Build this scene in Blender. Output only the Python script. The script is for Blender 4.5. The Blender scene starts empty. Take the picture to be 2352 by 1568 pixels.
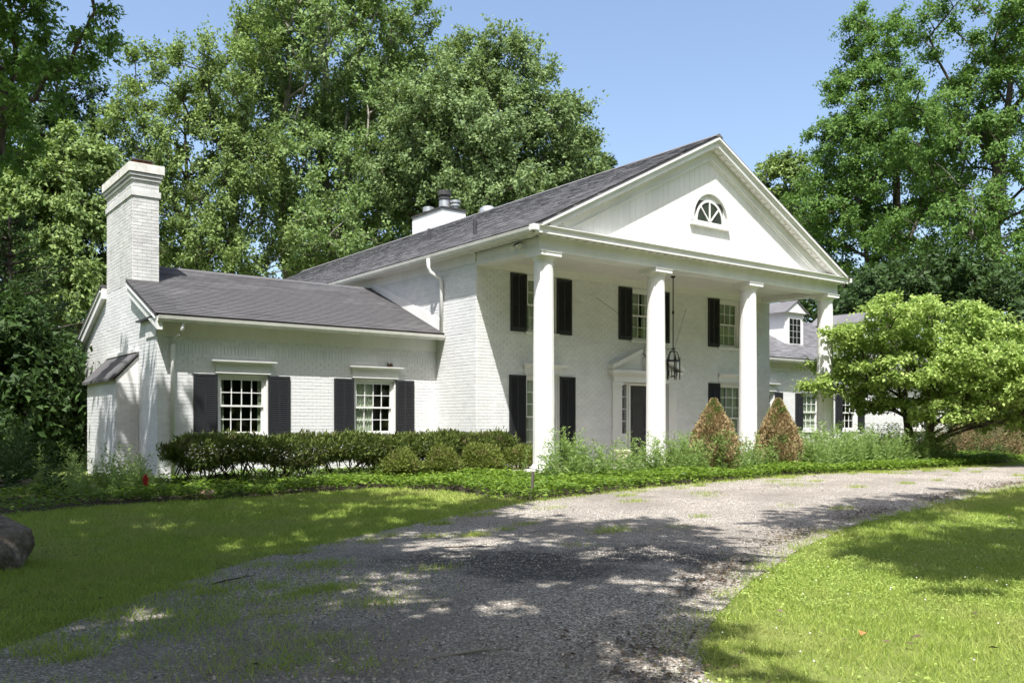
import bpy, math
import numpy as np
from mathutils import Vector, Matrix
SC = bpy.context.scene
COL = SC.collection
rad = math.radians

# ------------------------------------------------------------------ camera, sky, sun, exposure
CAM = np.array([-12.769, -18.336, 1.087]); TH = rad(52.85)
FWD = np.array([math.cos(TH), math.sin(TH), 0.0]); RGT = np.array([math.sin(TH), -math.cos(TH), 0.0])
cam = bpy.data.objects.new('camera', bpy.data.cameras.new('camera')); COL.objects.link(cam)
cam.data.sensor_width = 36.0; cam.data.lens = 2045.6/2352*36
cam.data.shift_y = (973.6-784)/2352
cam.data.clip_end = 2000
cam.location = CAM
cam.rotation_euler = (rad(90), 0, TH-rad(90))
SC.camera = cam
SUN = Vector((.357, .417, -1)).normalized()
EL = math.asin(-SUN.z); AZ = math.atan2(-SUN.x, -SUN.y)
W = bpy.data.worlds.new('World'); SC.world = W; W.use_nodes = True
nt = W.node_tree
sky = nt.nodes.new('ShaderNodeTexSky'); sky.sky_type = 'NISHITA'; sky.sun_disc = False
sky.sun_elevation = EL; sky.sun_rotation = AZ; sky.air_density = 1.0; sky.dust_density = 2.8; sky.ozone_density = 1.2
bg = nt.nodes['Background']; nt.links.new(sky.outputs[0], bg.inputs[0]); bg.inputs[1].default_value = 0.132
sl = bpy.data.lights.new('sun', 'SUN'); sl.energy = 4.8; sl.angle = rad(0.53); sl.color = (1, .98, .94)
so = bpy.data.objects.new('sun', sl); COL.objects.link(so); so.rotation_euler = SUN.to_track_quat('-Z', 'Y').to_euler()
SC.view_settings.view_transform = 'Standard'; SC.view_settings.look = 'None'; SC.view_settings.gamma = 1
SC.view_settings.exposure = 1.0; SC.view_settings.use_curve_mapping = False
SC.cycles.use_denoising = True
SC.cycles.denoiser = 'OPENIMAGEDENOISE'; SC.cycles.denoising_input_passes = 'RGB_ALBEDO_NORMAL'; SC.cycles.denoising_prefilter = 'ACCURATE'
SC.cycles.max_bounces = 8; SC.cycles.transparent_max_bounces = 12
SC.cycles.sample_clamp_indirect = 8

# ------------------------------------------------------------------ materials
MATS = {}
def new_mat(name):
    m = bpy.data.materials.new(name); m.use_nodes = True; MATS[name] = m
    return m, m.node_tree, m.node_tree.nodes['Principled BSDF']
def N(t, k, **kw):
    n = t.nodes.new('ShaderNode'+k)
    for a, b in kw.items():
        setattr(n, a, b)
    return n
def ramp(t, fac, stops):
    r = N(t, 'ValToRGB'); e = r.color_ramp.elements
    while len(e) < len(stops): e.new(.5)
    for el, (p, c) in zip(e, stops):
        el.position = p; el.color = (*c, 1) if len(c) == 3 else c
    t.links.new(fac, r.inputs[0]); return r.outputs[0]
def mix(t, fac, a, b, mode='MIX'):
    m = N(t, 'Mix', data_type='RGBA', blend_type=mode)
    for i, v in ((0, fac), (6, a), (7, b)):
        if hasattr(v, 'type') and hasattr(v, 'is_linked'): t.links.new(v, m.inputs[i])
        elif i == 0: m.inputs[0].default_value = v
        else: m.inputs[i].default_value = (*v, 1)
    return m.outputs[2]
def noise(t, scale, detail=4, rough=.6, coord='Object', stretch=None):
    tc = N(t, 'TexCoord'); n = N(t, 'TexNoise'); n.inputs['Scale'].default_value = scale
    n.inputs['Detail'].default_value = detail; n.inputs['Roughness'].default_value = rough
    src = tc.outputs[coord]
    if stretch:
        mp = N(t, 'Mapping'); mp.inputs['Scale'].default_value = stretch; t.links.new(src, mp.inputs[0]); src = mp.outputs[0]
    t.links.new(src, n.inputs[0]); return n.outputs[0]
def bump(t, p, h, dist=.01, strength=.6):
    b = N(t, 'Bump'); b.inputs['Strength'].default_value = strength; b.inputs['Distance'].default_value = dist
    t.links.new(h, b.inputs['Height']); t.links.new(b.outputs[0], p.inputs['Normal'])
def paint(name, c1, c2, scale=1.5, rough=.55, bscale=60, bd=.002, stretch=None, island=0.0, spec=.35):
    m, t, p = new_mat(name)
    c = ramp(t, noise(t, scale, 6, .65, stretch=stretch), [(.3, c1), (.7, c2)])
    if island:
        g = N(t, 'NewGeometry'); h = N(t, 'HueSaturation')
        mr = N(t, 'MapRange'); mr.inputs[3].default_value = 1-island; mr.inputs[4].default_value = 1+island
        t.links.new(g.outputs['Random Per Island'], mr.inputs[0]); t.links.new(mr.outputs[0], h.inputs['Value'])
        t.links.new(c, h.inputs['Color']); c = h.outputs[0]
    t.links.new(c, p.inputs['Base Color']); p.inputs['Roughness'].default_value = rough
    p.inputs['Specular IOR Level'].default_value = spec
    if bd: bump(t, p, noise(t, bscale, 3), bd)
    return m
brick_m = paint('painted_brick', (.60, .60, .60), (.705, .705, .705), 1.2, .55, 90, .002, island=.05)
wbrick_m = paint('weathered_brick_paint', (.44, .435, .43), (.62, .615, .605), 2.6, .7, 60, .006, island=.08)
trim_m = paint('white_trim', (.62, .612, .59), (.75, .745, .735), 1.1, .5, 40, .0015, stretch=(1, 1, .35))
col_m = paint('column_paint', (.66, .65, .63), (.79, .785, .775), 1.4, .45, 50, .0015, stretch=(1, 1, .22))
gutter_m = paint('gutter_paint', (.56, .55, .50), (.72, .71, .67), 2.5, .5, 40, .001)
soffit_m = paint('soffit_paint', (.62, .60, .55), (.70, .68, .64), 1.0, .6, 40, .001)
shut_m = paint('shutter_paint', (.016, .0165, .019), (.026, .0265, .030), 3, .42, 60, .0006, spec=.3)
door_m = paint('door_paint', (.038, .036, .038), (.055, .052, .054), 3, .5, 80, .0004)
shing_m = paint('asphalt_shingle', (.100, .098, .103), (.165, .162, .170), .9, .93, 220, .004, island=.19, spec=.15)
shing2_m = paint('aged_shingle', (.068, .066, .068), (.116, .113, .116), .8, .93, 220, .004, stretch=(.6, 2.2, 2.2), island=.13, spec=.15)
iron_m = paint('black_iron', (.012, .012, .012), (.03, .028, .026), 8, .55, 60, .001)
metal_m = paint('galvanised_metal', (.42, .42, .42), (.58, .58, .57), 4, .38, 60, .0006, spec=.5); metal_m.node_tree.nodes['Principled BSDF'].inputs['Metallic'].default_value = .7
dmetal_m = paint('sooty_metal', (.03, .03, .03), (.07, .065, .06), 4, .5, 60, .0006)
pipe_m = paint('dark_pipe', (.035, .033, .035), (.06, .055, .06), 4, .6)
terra_m = paint('terracotta', (.30, .095, .05), (.40, .14, .075), 5, .8)
mort_m = paint('weathered_mortar', (.45, .43, .40), (.72, .70, .66), 6, .85, 80, .006)
bark_m = paint('bark', (.045, .036, .028), (.13, .11, .09), 6, .95, 30, .02, stretch=(1, 1, .25), spec=.1)
gbark_m = paint('grey_bark', (.14, .125, .105), (.32, .29, .25), 4, .95, 30, .02, stretch=(1, 1, .25), spec=.1)
dead_m = paint('dead_wood', (.20, .18, .155), (.33, .30, .26), 6, .95, 40, .01, spec=.1)
twig_m = paint('dark_twig', (.030, .022, .016), (.075, .055, .04), 8, .95, 40, .004, spec=.1)
rock_m = paint('boulder_stone', (.085, .066, .050), (.30, .245, .195), 9, .95, 22, .06, spec=.15)
stone_m = paint('sandstone', (.34, .22, .14), (.46, .33, .22), 5, .9, 30, .01)
stake_m = paint('grey_wood', (.07, .06, .05), (.16, .14, .12), 10, .9, 60, .003, stretch=(1, 1, .1))
plant_m = paint('cream_glaze', (.50, .44, .33), (.66, .60, .48), 7, .6, 40, .004)
red_m = paint('red_plastic', (.35, .012, .012), (.45, .02, .018), 6, .5, 40, .0005)
nest_m = paint('nest_straw', (.07, .04, .025), (.16, .10, .06), 25, .95, 60, .01)
oleaf_m = paint('orange_leaf', (.42, .13, .05), (.55, .2, .08), 20, .7, 60, .0005)
terrace_m = paint('terrace_stone', (.28, .25, .23), (.42, .39, .36), 3, .85, 30, .004)
curt_m = paint('curtain_cloth', (.42, .43, .34), (.52, .53, .43), 2, .9, 90, .001, spec=.1)
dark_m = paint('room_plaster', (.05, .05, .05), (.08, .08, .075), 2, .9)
flower_m = paint('clover_flower', (.65, .63, .58), (.8, .79, .74), 40, .8, 60, .001)
m, t, p = new_mat('window_glass')
tr = N(t, 'BsdfTransparent'); gl = N(t, 'BsdfGlossy'); gl.inputs['Roughness'].default_value = .03
fr = N(t, 'Fresnel'); fr.inputs[0].default_value = 1.62
b_ = N(t, 'Bump'); b_.inputs['Strength'].default_value = .25; b_.inputs['Distance'].default_value = .004
t.links.new(noise(t, 3.0, 1), b_.inputs['Height']); t.links.new(b_.outputs[0], gl.inputs['Normal'])
tr.inputs[0].default_value = (.88, .92, .89, 1)
gb = N(t, 'NewGeometry'); one = N(t, 'Math', operation='SUBTRACT'); one.inputs[0].default_value = 1; t.links.new(gb.outputs['Backfacing'], one.inputs[1])
fm = N(t, 'Math', operation='MULTIPLY'); t.links.new(fr.outputs[0], fm.inputs[0]); t.links.new(one.outputs[0], fm.inputs[1])
ms = N(t, 'MixShader'); t.links.new(fm.outputs[0], ms.inputs[0]); t.links.new(tr.outputs[0], ms.inputs[1]); t.links.new(gl.outputs[0], ms.inputs[2])
t.links.new(ms.outputs[0], t.nodes['Material Output'].inputs[0]); glass_m = m

def leaf_mat(name, dark, light, trans, tfac=.35, patch=None, patch_scale=1.0, rough=.5, patch_lo=.45, patch_hi=.6):
    m, t, p = new_mat(name)
    g = N(t, 'NewGeometry')
    c = ramp(t, g.outputs['Random Per Island'], [(0, dark), (1, light)])
    tcol = trans
    if patch:
        f = ramp(t, noise(t, patch_scale, 3), [(patch_lo, (0, 0, 0)), (patch_hi, (1, 1, 1))])
        c = mix(t, f, c, ramp(t, g.outputs['Random Per Island'], [(0, patch[0]), (1, patch[1])]))
        tcol = mix(t, f, trans, patch[1])
    t.links.new(c, p.inputs['Base Color']); p.inputs['Roughness'].default_value = rough+.08
    p.inputs['Specular IOR Level'].default_value = .2
    tl = N(t, 'BsdfTranslucent')
    if patch: t.links.new(tcol, tl.inputs[0])
    else: tl.inputs[0].default_value = (*trans, 1)
    ms = N(t, 'MixShader'); ms.inputs[0].default_value = tfac
    t.links.new(p.outputs[0], ms.inputs[1]); t.links.new(tl.outputs[0], ms.inputs[2])
    t.links.new(ms.outputs[0], t.nodes['Material Output'].inputs[0])
    return m
maple_l = leaf_mat('maple_leaves', (.080, .140, .046), (.225, .315, .105), (.21, .31, .06), .31)
maple2_l = leaf_mat('silver_maple_leaves', (.088, .142, .056), (.235, .315, .125), (.21, .30, .07), .31)
poplar_l = leaf_mat('poplar_leaves', (.088, .142, .046), (.250, .330, .105), (.22, .32, .06), .31)
locust_l = leaf_mat('locust_leaves', (.062, .130, .030), (.150, .250, .055), (.17, .30, .045), .34)
pine_l = leaf_mat('pine_needles', (.028, .052, .026), (.062, .095, .046), (.05, .09, .03), .2)
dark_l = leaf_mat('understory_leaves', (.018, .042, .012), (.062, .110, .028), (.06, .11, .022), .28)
dog_l = leaf_mat('dogwood_leaves', (.17, .26, .055), (.45, .55, .18), (.38, .52, .12), .40)
yew_l = leaf_mat('yew_needles', (.036, .062, .014), (.165, .205, .050), (.12, .17, .03), .25, ((.075, .062, .028), (.15, .12, .06)), 2.2, patch_lo=.56, patch_hi=.70)
box_l = leaf_mat('boxwood_leaves', (.075, .105, .022), (.23, .275, .065), (.2, .25, .04), .3, ((.16, .12, .055), (.28, .23, .11)), 3.0, patch_lo=.55, patch_hi=.70)
cone_l = leaf_mat('browned_foliage', (.20, .145, .070), (.56, .44, .25), (.38, .28, .14), .3, ((.10, .15, .035), (.24, .31, .09)), 2.1, patch_lo=.50, patch_hi=.62)
weed_l = leaf_mat('weed_leaves', (.12, .20, .055), (.30, .39, .14), (.30, .43, .10), .40)
cover_l = leaf_mat('ground_cover_leaves', (.055, .115, .015), (.20, .29, .045), (.20, .32, .03), .33, rough=.38)
grass_l = leaf_mat('grass_blades', (.13, .20, .035), (.50, .57, .145), (.40, .52, .085), .44, ((.30, .32, .10), (.50, .50, .19)), .8, patch_lo=.50, patch_hi=.80)
clover_l = leaf_mat('clover_leaves', (.20, .28, .055), (.40, .50, .14), (.38, .50, .10), .3)
dry_l = leaf_mat('dry_grass', (.13, .085, .045), (.26, .19, .10), (.2, .14, .06), .25, ((.05, .08, .02), (.10, .14, .04)), 1.4)

woods_l = leaf_mat('backlit_woods_leaves', (.08, .14, .03), (.18, .27, .06), (.26, .38, .08), .5)
litter_l = leaf_mat('litter', (.05, .035, .022), (.19, .14, .09), (.1, .07, .04), .15)
# ground / gravel
m, t, p = new_mat('soil_and_turf'); ground_m = m
n1 = noise(t, .35, 5, .6); n2 = noise(t, 30, 4, .7)
c = mix(t, ramp(t, n1, [(.35, (0, 0, 0)), (.65, (1, 1, 1))]), (.13, .185, .04), (.21, .25, .07))
c = mix(t, ramp(t, n2, [(.4, (0, 0, 0)), (.75, (.6, .6, .6))]), c, (.15, .13, .06))
t.links.new(c, p.inputs['Base Color']); p.inputs['Roughness'].default_value = .95; p.inputs['Specular IOR Level'].default_value = .1
bump(t, p, n2, .04, .8)
m, t, p = new_mat('soil'); soil_m = m
c = ramp(t, noise(t, 14, 5, .7), [(.3, (.035, .026, .018)), (.7, (.085, .064, .045))]); t.links.new(c, p.inputs['Base Color'])
p.inputs['Roughness'].default_value = .95; bump(t, p, noise(t, 25, 4), .04, .8)
m, t, p = new_mat('gravel'); gravel_m = m
tc = N(t, 'TexCoord'); v = N(t, 'TexVoronoi'); v.inputs['Scale'].default_value = 50; v.inputs['Randomness'].default_value = 1
t.links.new(tc.outputs['Object'], v.inputs['Vector'])
v2 = N(t, 'TexVoronoi'); v2.inputs['Scale'].default_value = 150; t.links.new(tc.outputs['Object'], v2.inputs['Vector'])
sepc = N(t, 'SeparateColor'); t.links.new(v.outputs['Color'], sepc.inputs[0])
stone = ramp(t, sepc.outputs[0], [(0, (.10, .083, .070)), (.3, (.28, .245, .21)), (.7, (.52, .465, .40)), (1, (.85, .80, .72))])
sepc2 = N(t, 'SeparateColor'); t.links.new(v2.outputs['Color'], sepc2.inputs[0])
fines = ramp(t, sepc2.outputs[0], [(0, (.115, .100, .086)), (1, (.32, .285, .245))])
big = noise(t, .42, 6, .68); bigf = ramp(t, big, [(.38, (.12, .12, .12)), (.58, (1, 1, 1))])
thr = N(t, 'Math', operation='LESS_THAN'); t.links.new(v.outputs['Distance'], thr.inputs[0]); thr.inputs[1].default_value = .55
mm = N(t, 'Math', operation='MULTIPLY'); t.links.new(thr.outputs[0], mm.inputs[0]); t.links.new(bigf, mm.inputs[1])
c = mix(t, mm.outputs[0], fines, stone)
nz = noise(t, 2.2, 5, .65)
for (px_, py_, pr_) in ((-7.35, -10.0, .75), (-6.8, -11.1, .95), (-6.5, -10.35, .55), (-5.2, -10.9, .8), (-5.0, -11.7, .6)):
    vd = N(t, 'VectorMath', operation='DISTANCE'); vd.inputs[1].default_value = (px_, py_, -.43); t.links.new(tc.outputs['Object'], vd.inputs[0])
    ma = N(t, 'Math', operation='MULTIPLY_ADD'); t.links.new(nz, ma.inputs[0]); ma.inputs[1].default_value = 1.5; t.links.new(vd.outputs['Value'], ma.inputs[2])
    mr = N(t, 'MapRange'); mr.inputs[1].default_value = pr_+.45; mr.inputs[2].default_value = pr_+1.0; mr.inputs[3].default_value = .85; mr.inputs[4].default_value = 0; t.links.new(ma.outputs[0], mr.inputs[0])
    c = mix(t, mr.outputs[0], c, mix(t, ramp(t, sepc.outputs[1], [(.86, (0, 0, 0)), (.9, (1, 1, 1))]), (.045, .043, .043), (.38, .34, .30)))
leafy = ramp(t, noise(t, 1.3, 4), [(.58, (0, 0, 0)), (.72, (.45, .45, .45))])
c = mix(t, leafy, c, (.09, .07, .05))
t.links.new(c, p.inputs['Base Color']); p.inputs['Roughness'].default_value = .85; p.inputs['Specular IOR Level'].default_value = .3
inv = N(t, 'Math', operation='SUBTRACT'); inv.inputs[0].default_value = 1; t.links.new(v.outputs['Distance'], inv.inputs[1])
bump(t, p, inv.outputs[0], .022, 1.0)
pebble_m = paint('pebbles', (.17, .15, .13), (.42, .38, .33), 30, .8, 60, .001, island=.75)

# ------------------------------------------------------------------ mesh helpers
class MB:
    def __init__(s): s.v = []; s.f = []
    def add(s, vs, fs):
        o = len(s.v); s.v.extend([tuple(map(float, q)) for q in vs]); s.f.extend([tuple(i+o for i in f) for f in fs]); return s
    def box(s, x0, x1, y0, y1, z0, z1):
        return s.add([(x0, y0, z0), (x1, y0, z0), (x1, y1, z0), (x0, y1, z0), (x0, y0, z1), (x1, y0, z1), (x1, y1, z1), (x0, y1, z1)],
                     [(0, 3, 2, 1), (4, 5, 6, 7), (0, 1, 5, 4), (1, 2, 6, 5), (2, 3, 7, 6), (3, 0, 4, 7)])
    def sweep(s, rings, close=True, caps=True):
        n = len(rings[0]); o = len(s.v)
        for r in rings: s.v.extend([tuple(map(float, q)) for q in r])
        for k in range(len(rings)-1):
            for i in range(n if close else n-1):
                j = (i+1) % n
                s.f.append((o+k*n+i, o+k*n+j, o+(k+1)*n+j, o+(k+1)*n+i))
        if caps and close:
            s.f.append(tuple(o+i for i in reversed(range(n)))); s.f.append(tuple(o+(len(rings)-1)*n+i for i in range(n)))
        return s
    def tube(s, pts, r, n=8):
        pts = [Vector(q) for q in pts]; rr = r if isinstance(r, (list, tuple)) else [r]*len(pts)
        rings = []; ref = Vector((0, 0, 1))
        for i, q in enumerate(pts):
            d = (pts[min(i+1, len(pts)-1)]-pts[max(i-1, 0)]).normalized()
            a = d.cross(ref if abs(d.dot(ref)) < .95 else Vector((1, 0, 0))).normalized(); b = d.cross(a)
            rings.append([q+(a*math.cos(k*2*math.pi/n)+b*math.sin(k*2*math.pi/n))*rr[i] for k in range(n)])
        return s.sweep(rings)
    def lathe(s, c, prof, n=24, rf=None):
        rings = []
        for r, z in prof:
            rings.append([(c[0]+(rf(r, k) if rf else r)*math.cos(k*2*math.pi/n), c[1]+(rf(r, k) if rf else r)*math.sin(k*2*math.pi/n), c[2]+z) for k in range(n)])
        return s.sweep(rings)
    def build(s, name, mat, parent=None, smooth=False, kind=None):
        me = bpy.data.meshes.new(name); me.from_pydata(s.v, [], s.f); me.materials.append(mat)
        if smooth: me.polygons.foreach_set('use_smooth', [True]*len(me.polygons))
        o = bpy.data.objects.new(name, me); COL.objects.link(o); o.parent = parent
        if kind: o['kind'] = kind
        return o
def npmesh(name, verts, nper, mat, parent=None, kind=None, tri=None):
    """verts (n*nper,3): one polygon per nper consecutive verts"""
    verts = np.asarray(verts, np.float32).reshape(-1, 3); nv = len(verts)
    me = bpy.data.meshes.new(name); me.vertices.add(nv); me.vertices.foreach_set('co', verts.ravel())
    npoly = nv//nper; me.loops.add(nv); me.loops.foreach_set('vertex_index', np.arange(nv, dtype=np.int32))
    me.polygons.add(npoly); me.polygons.foreach_set('loop_start', np.arange(0, nv, nper, dtype=np.int32))
    me.polygons.foreach_set('use_smooth', np.zeros(npoly, bool)); me.update()
    me.materials.append(mat)
    o = bpy.data.objects.new(name, me); COL.objects.link(o); o.parent = parent
    if kind: o['kind'] = kind
    return o
def npfaces(name, verts, faces, mat, parent=None, kind=None, smooth=False):
    verts = np.asarray(verts, np.float32); faces = np.asarray(faces, np.int32); k = faces.shape[1]
    me = bpy.data.meshes.new(name); me.vertices.add(len(verts)); me.vertices.foreach_set('co', verts.ravel())
    me.loops.add(faces.size); me.loops.foreach_set('vertex_index', faces.ravel())
    me.polygons.add(len(faces)); me.polygons.foreach_set('loop_start', np.arange(0, faces.size, k, dtype=np.int32))
    me.polygons.foreach_set('use_smooth', np.full(len(faces), bool(smooth)))
    me.update(); me.materials.append(mat)
    o = bpy.data.objects.new(name, me); COL.objects.link(o); o.parent = parent
    if kind: o['kind'] = kind
    return o
def empty(name, loc, label=None, cat=None, group=None):
    o = bpy.data.objects.new(name, None); COL.objects.link(o); o.location = loc; o.empty_display_size = .2
    if label: o['label'] = label; o['category'] = cat
    if group: o['group'] = group
    return o
def tag(o, label, cat, group=None):
    o['label'] = label; o['category'] = cat
    if group: o['group'] = group
    return o
def adopt(o, par):
    """parent keeping world coordinates baked in mesh"""
    o.parent = par; o.matrix_parent_inverse = Matrix.Translation(-Vector(par.location)); return o

# ------------------------------------------------------------------ terrain
def gz_dep(d):
    t = np.clip((d-12)/11, 0, 1); return -.45+.27*t*t*(3-2*t)
def gz(x, y):
    return gz_dep((np.asarray(x)-CAM[0])*FWD[0]+(np.asarray(y)-CAM[1])*FWD[1])
# ground sheet: fine in the middle, coarse to the horizon
ax = np.concatenate([[-600, -250, -120, -70, -45], np.arange(-30, 36, 1.0), [45, 70, 120, 250, 600]])
gx, gy = np.meshgrid(ax, ax, indexing='ij'); gzz = gz(gx, gy)
far = np.clip((np.hypot(gx, gy)-60)/200, 0, 1); gzz = gzz*(1-far)-.3*far
nv = len(ax); idx = np.arange(nv*nv).reshape(nv, nv)
gf = np.stack([idx[:-1, :-1], idx[1:, :-1], idx[1:, 1:], idx[:-1, 1:]], -1).reshape(-1, 4)
go = npfaces('ground', np.stack([gx, gy, gzz], -1).reshape(-1, 3), gf, ground_m, smooth=True); go['kind'] = 'structure'

rng = np.random.default_rng(7)
def resample(pts, n):
    pts = np.array(pts, float); d = np.r_[0, np.cumsum(np.hypot(*np.diff(pts, axis=0).T))]
    s = np.linspace(0, d[-1], n); return np.stack([np.interp(s, d, pts[:, 0]), np.interp(s, d, pts[:, 1])], 1)
def smooth_line(p, k=6):
    for _ in range(k): p[1:-1] = (p[:-2]+2*p[1:-1]+p[2:])/4
    return p
DRL = [(-26, -20), (-18, -15.6), (-13.8, -12.8), (-11.9, -11.5), (-11.19, -10.69), (-10.5, -9.97), (-9.59, -9.02), (-8.54, -8.23), (-7.02, -7.31), (-5.28, -6.46), (-3.6, -5.75), (-2.44, -5.35), (-1.04, -5.25), (1.02, -5.09), (5.02, -5.1), (7.31, -5.15), (10.09, -5.5), (15.1, -5.75), (22, -5.9), (34, -6.0)]
DRR = [(-18, -26), (-12, -19.5), (-10, -16.4), (-8.72, -14.9), (-8.2, -14.31), (-7.24, -13.69), (-5.77, -12.87), (-3.5, -11.82), (-.8, -10.82), (2.95, -10.19), (7.48, -9.76), (13, -9.9), (20, -10.0), (34, -10.0)]
NL = 260
dl = smooth_line(resample(DRL, NL)); dr = smooth_line(resample(DRR, NL))
ss = np.linspace(0, 1, 26)
dp = dl[:, None, :]*(1-ss)[None, :, None]+dr[:, None, :]*ss[None, :, None]
dz = gz(dp[..., 0], dp[..., 1])+.012+.02*np.sin(np.pi*ss)[None, :]
idx = np.arange(NL*26).reshape(NL, 26)
df = np.stack([idx[:-1, :-1], idx[:-1, 1:], idx[1:, 1:], idx[1:, :-1]], -1).reshape(-1, 4)
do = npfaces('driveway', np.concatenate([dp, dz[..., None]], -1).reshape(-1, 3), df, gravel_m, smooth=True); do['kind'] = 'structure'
def in_poly(x, y, poly):
    poly = np.asarray(poly); r = np.zeros(len(x), bool); j = len(poly)-1
    for i in range(len(poly)):
        xi, yi = poly[i]; xj, yj = poly[j]
        c = ((yi > y) != (yj > y)) & (x < (xj-xi)*(y-yi)/(yj-yi+1e-12)+xi); r ^= c; j = i
    return r
DRIVE = np.concatenate([dl, dr[::-1]])
BED = np.array([(-2.44, -5.32), (-2.75, -4.47), (-2.82, -3.21), (-3.7, -1.73), (-5.14, -1.65), (-6.6, -1.73), (-8.54, -1.33), (-9.63, -1.42), (-10.65, -1.72), (-13, -2.4), (-18, -3.5), (-18, 6), (-9, 6), (-7.2, 1.8), (-.05, 1.8), (-.05, -.1), (-.05, -2.62), (11.9, -2.62), (12.2, 1.6), (22, 1.6), (20, -4.6), (15.1, -5.5), (10.09, -5.4), (7.31, -5.05), (5.02, -5.0), (1.02, -5.0), (-1.04, -5.2)])
# planting bed: bare soil sheet just above the turf
bx, by = np.meshgrid(np.arange(-18, 22.1, .25), np.arange(-6, 6.1, .25), indexing='ij')
ids = np.arange(bx.size).reshape(bx.shape)
bf = np.stack([ids[:-1, :-1], ids[1:, :-1], ids[1:, 1:], ids[:-1, 1:]], -1).reshape(-1, 4)
cxy = np.stack([bx, by], -1).reshape(-1, 2)[bf].mean(1); keep = in_poly(cxy[:, 0], cxy[:, 1], BED)
bo = npfaces('planting_bed', np.stack([bx, by, gz(bx, by)+.006], -1).reshape(-1, 3), bf[keep], soil_m, smooth=True); bo['kind'] = 'structure'

# ------------------------------------------------------------------ house
HW = 11.8; XC = 5.9; YW = 1.87; XL = -7.18; ZE = 5.55; ZR = 8.75
YB = 23.5
house = empty('house', (0, 0, -.3), 'white painted brick house with a columned portico and dark shuttered windows', 'house')
house.location = (0, 0, 0)
def part(mb, name, mat, parent=None, **k): return mb.build(name, mat, parent or house, **k)
BL, BH, JT = .2132, .0813, .010
brick_rest = []          # list of (8 corner boxes) as arrays
brick_cand = []          # full bricks on the wing wall
def brick_box(u0, u1, z0, z1, dep, map_):
    # front face corners + back corners, mapped
    return [map_(u0, 0, z0), map_(u1, 0, z0), map_(u1, 0, z1), map_(u0, 0, z1), map_(u0, dep, z0), map_(u1, dep, z0), map_(u1, dep, z1), map_(u0, dep, z1)]
BR = np.random.default_rng(3)
def brick_wall(map_, u0, u1, z0, z1, openings=(), top=None, soldier=None, cand=False, dest=None, phase=0.0):
    z = z0; k = 0
    while z < z1-.02:
        zt = min(z+BH, z1)
        bh = zt-z
        sold = soldier and abs(z-soldier) < BH*.5
        if sold: bh = .205; zt = z+bh
        pl = BH if sold else BL
        u = u0-(0 if (k % 2 == 0) else pl/2)-phase
        while u < u1:
            a = max(u, u0); b = min(u+pl, u1)
            segs = [(a, b)]
            for (oa, ob, oz0, oz1) in openings:
                if zt > oz0+.01 and z < oz1-.01:
                    ns = []
                    for (p_, q_) in segs:
                        if q_ <= oa or p_ >= ob: ns.append((p_, q_)); continue
                        if p_ < oa: ns.append((p_, oa))
                        if q_ > ob: ns.append((ob, q_))
                    segs = ns
            for (p_, q_) in segs:
                if q_-p_ < .03: continue
                if top and zt > top((p_+q_)/2)+.02: continue
                dep = .009+BR.normal(0, .0012)
                full = (q_-p_) > BL-.002 and not sold
                if cand and full:
                    brick_cand.append((p_, z, dep))
                else:
                    hj = JT/2 if sold else .003
                    c = [map_(p_+hj, 0, z+JT/2), map_(q_-hj, 0, z+JT/2), map_(q_-hj, 0, zt-JT/2), map_(p_+hj, 0, zt-JT/2),
                         map_(p_+hj, dep, z+JT/2), map_(q_-hj, dep, z+JT/2), map_(q_-hj, dep, zt-JT/2), map_(p_+hj, dep, zt-JT/2)]
                    (dest if dest is not None else brick_rest).append(c)
            u += pl
        z = zt; k += 1
def backing(map_, u0, u1, z0, z1, openings, mb):
    us = sorted({u0, u1, *[min(max(o[i], u0), u1) for o in openings for i in (0, 1)]}); zs = sorted({z0, z1, *[min(max(o[i], z0), z1) for o in openings for i in (2, 3)]})
    for i in range(len(us)-1):
        for j in range(len(zs)-1):
            uc = (us[i]+us[i+1])/2; zc = (zs[j]+zs[j+1])/2
            if any(o[0] < uc < o[1] and o[2] < zc < o[3] for o in openings): continue
            mb.add([map_(us[i], 0, zs[j]), map_(us[i+1], 0, zs[j]), map_(us[i+1], 0, zs[j+1]), map_(us[i], 0, zs[j+1]),
                    map_(us[i], -.2, zs[j]), map_(us[i+1], -.2, zs[j]), map_(us[i+1], -.2, zs[j+1]), map_(us[i], -.2, zs[j+1])],
                   [(0, 1, 2, 3), (7, 6, 5, 4)])
    for o in openings:   # reveals
        a, b, c, d = o
        for (p_, q_) in (((a, c), (a, d)), ((b, d), (b, c)), ((a, d), (b, d)), ((b, c), (a, c))):
            mb.add([map_(p_[0], .008, p_[1]), map_(q_[0], .008, q_[1]), map_(q_[0], -.2, q_[1]), map_(p_[0], -.2, p_[1])], [(0, 1, 2, 3)])
front = lambda y: (lambda u, d, z: (u, y-d, z))
left = lambda x: (lambda u, d, z: (x-d, u, z))
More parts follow.
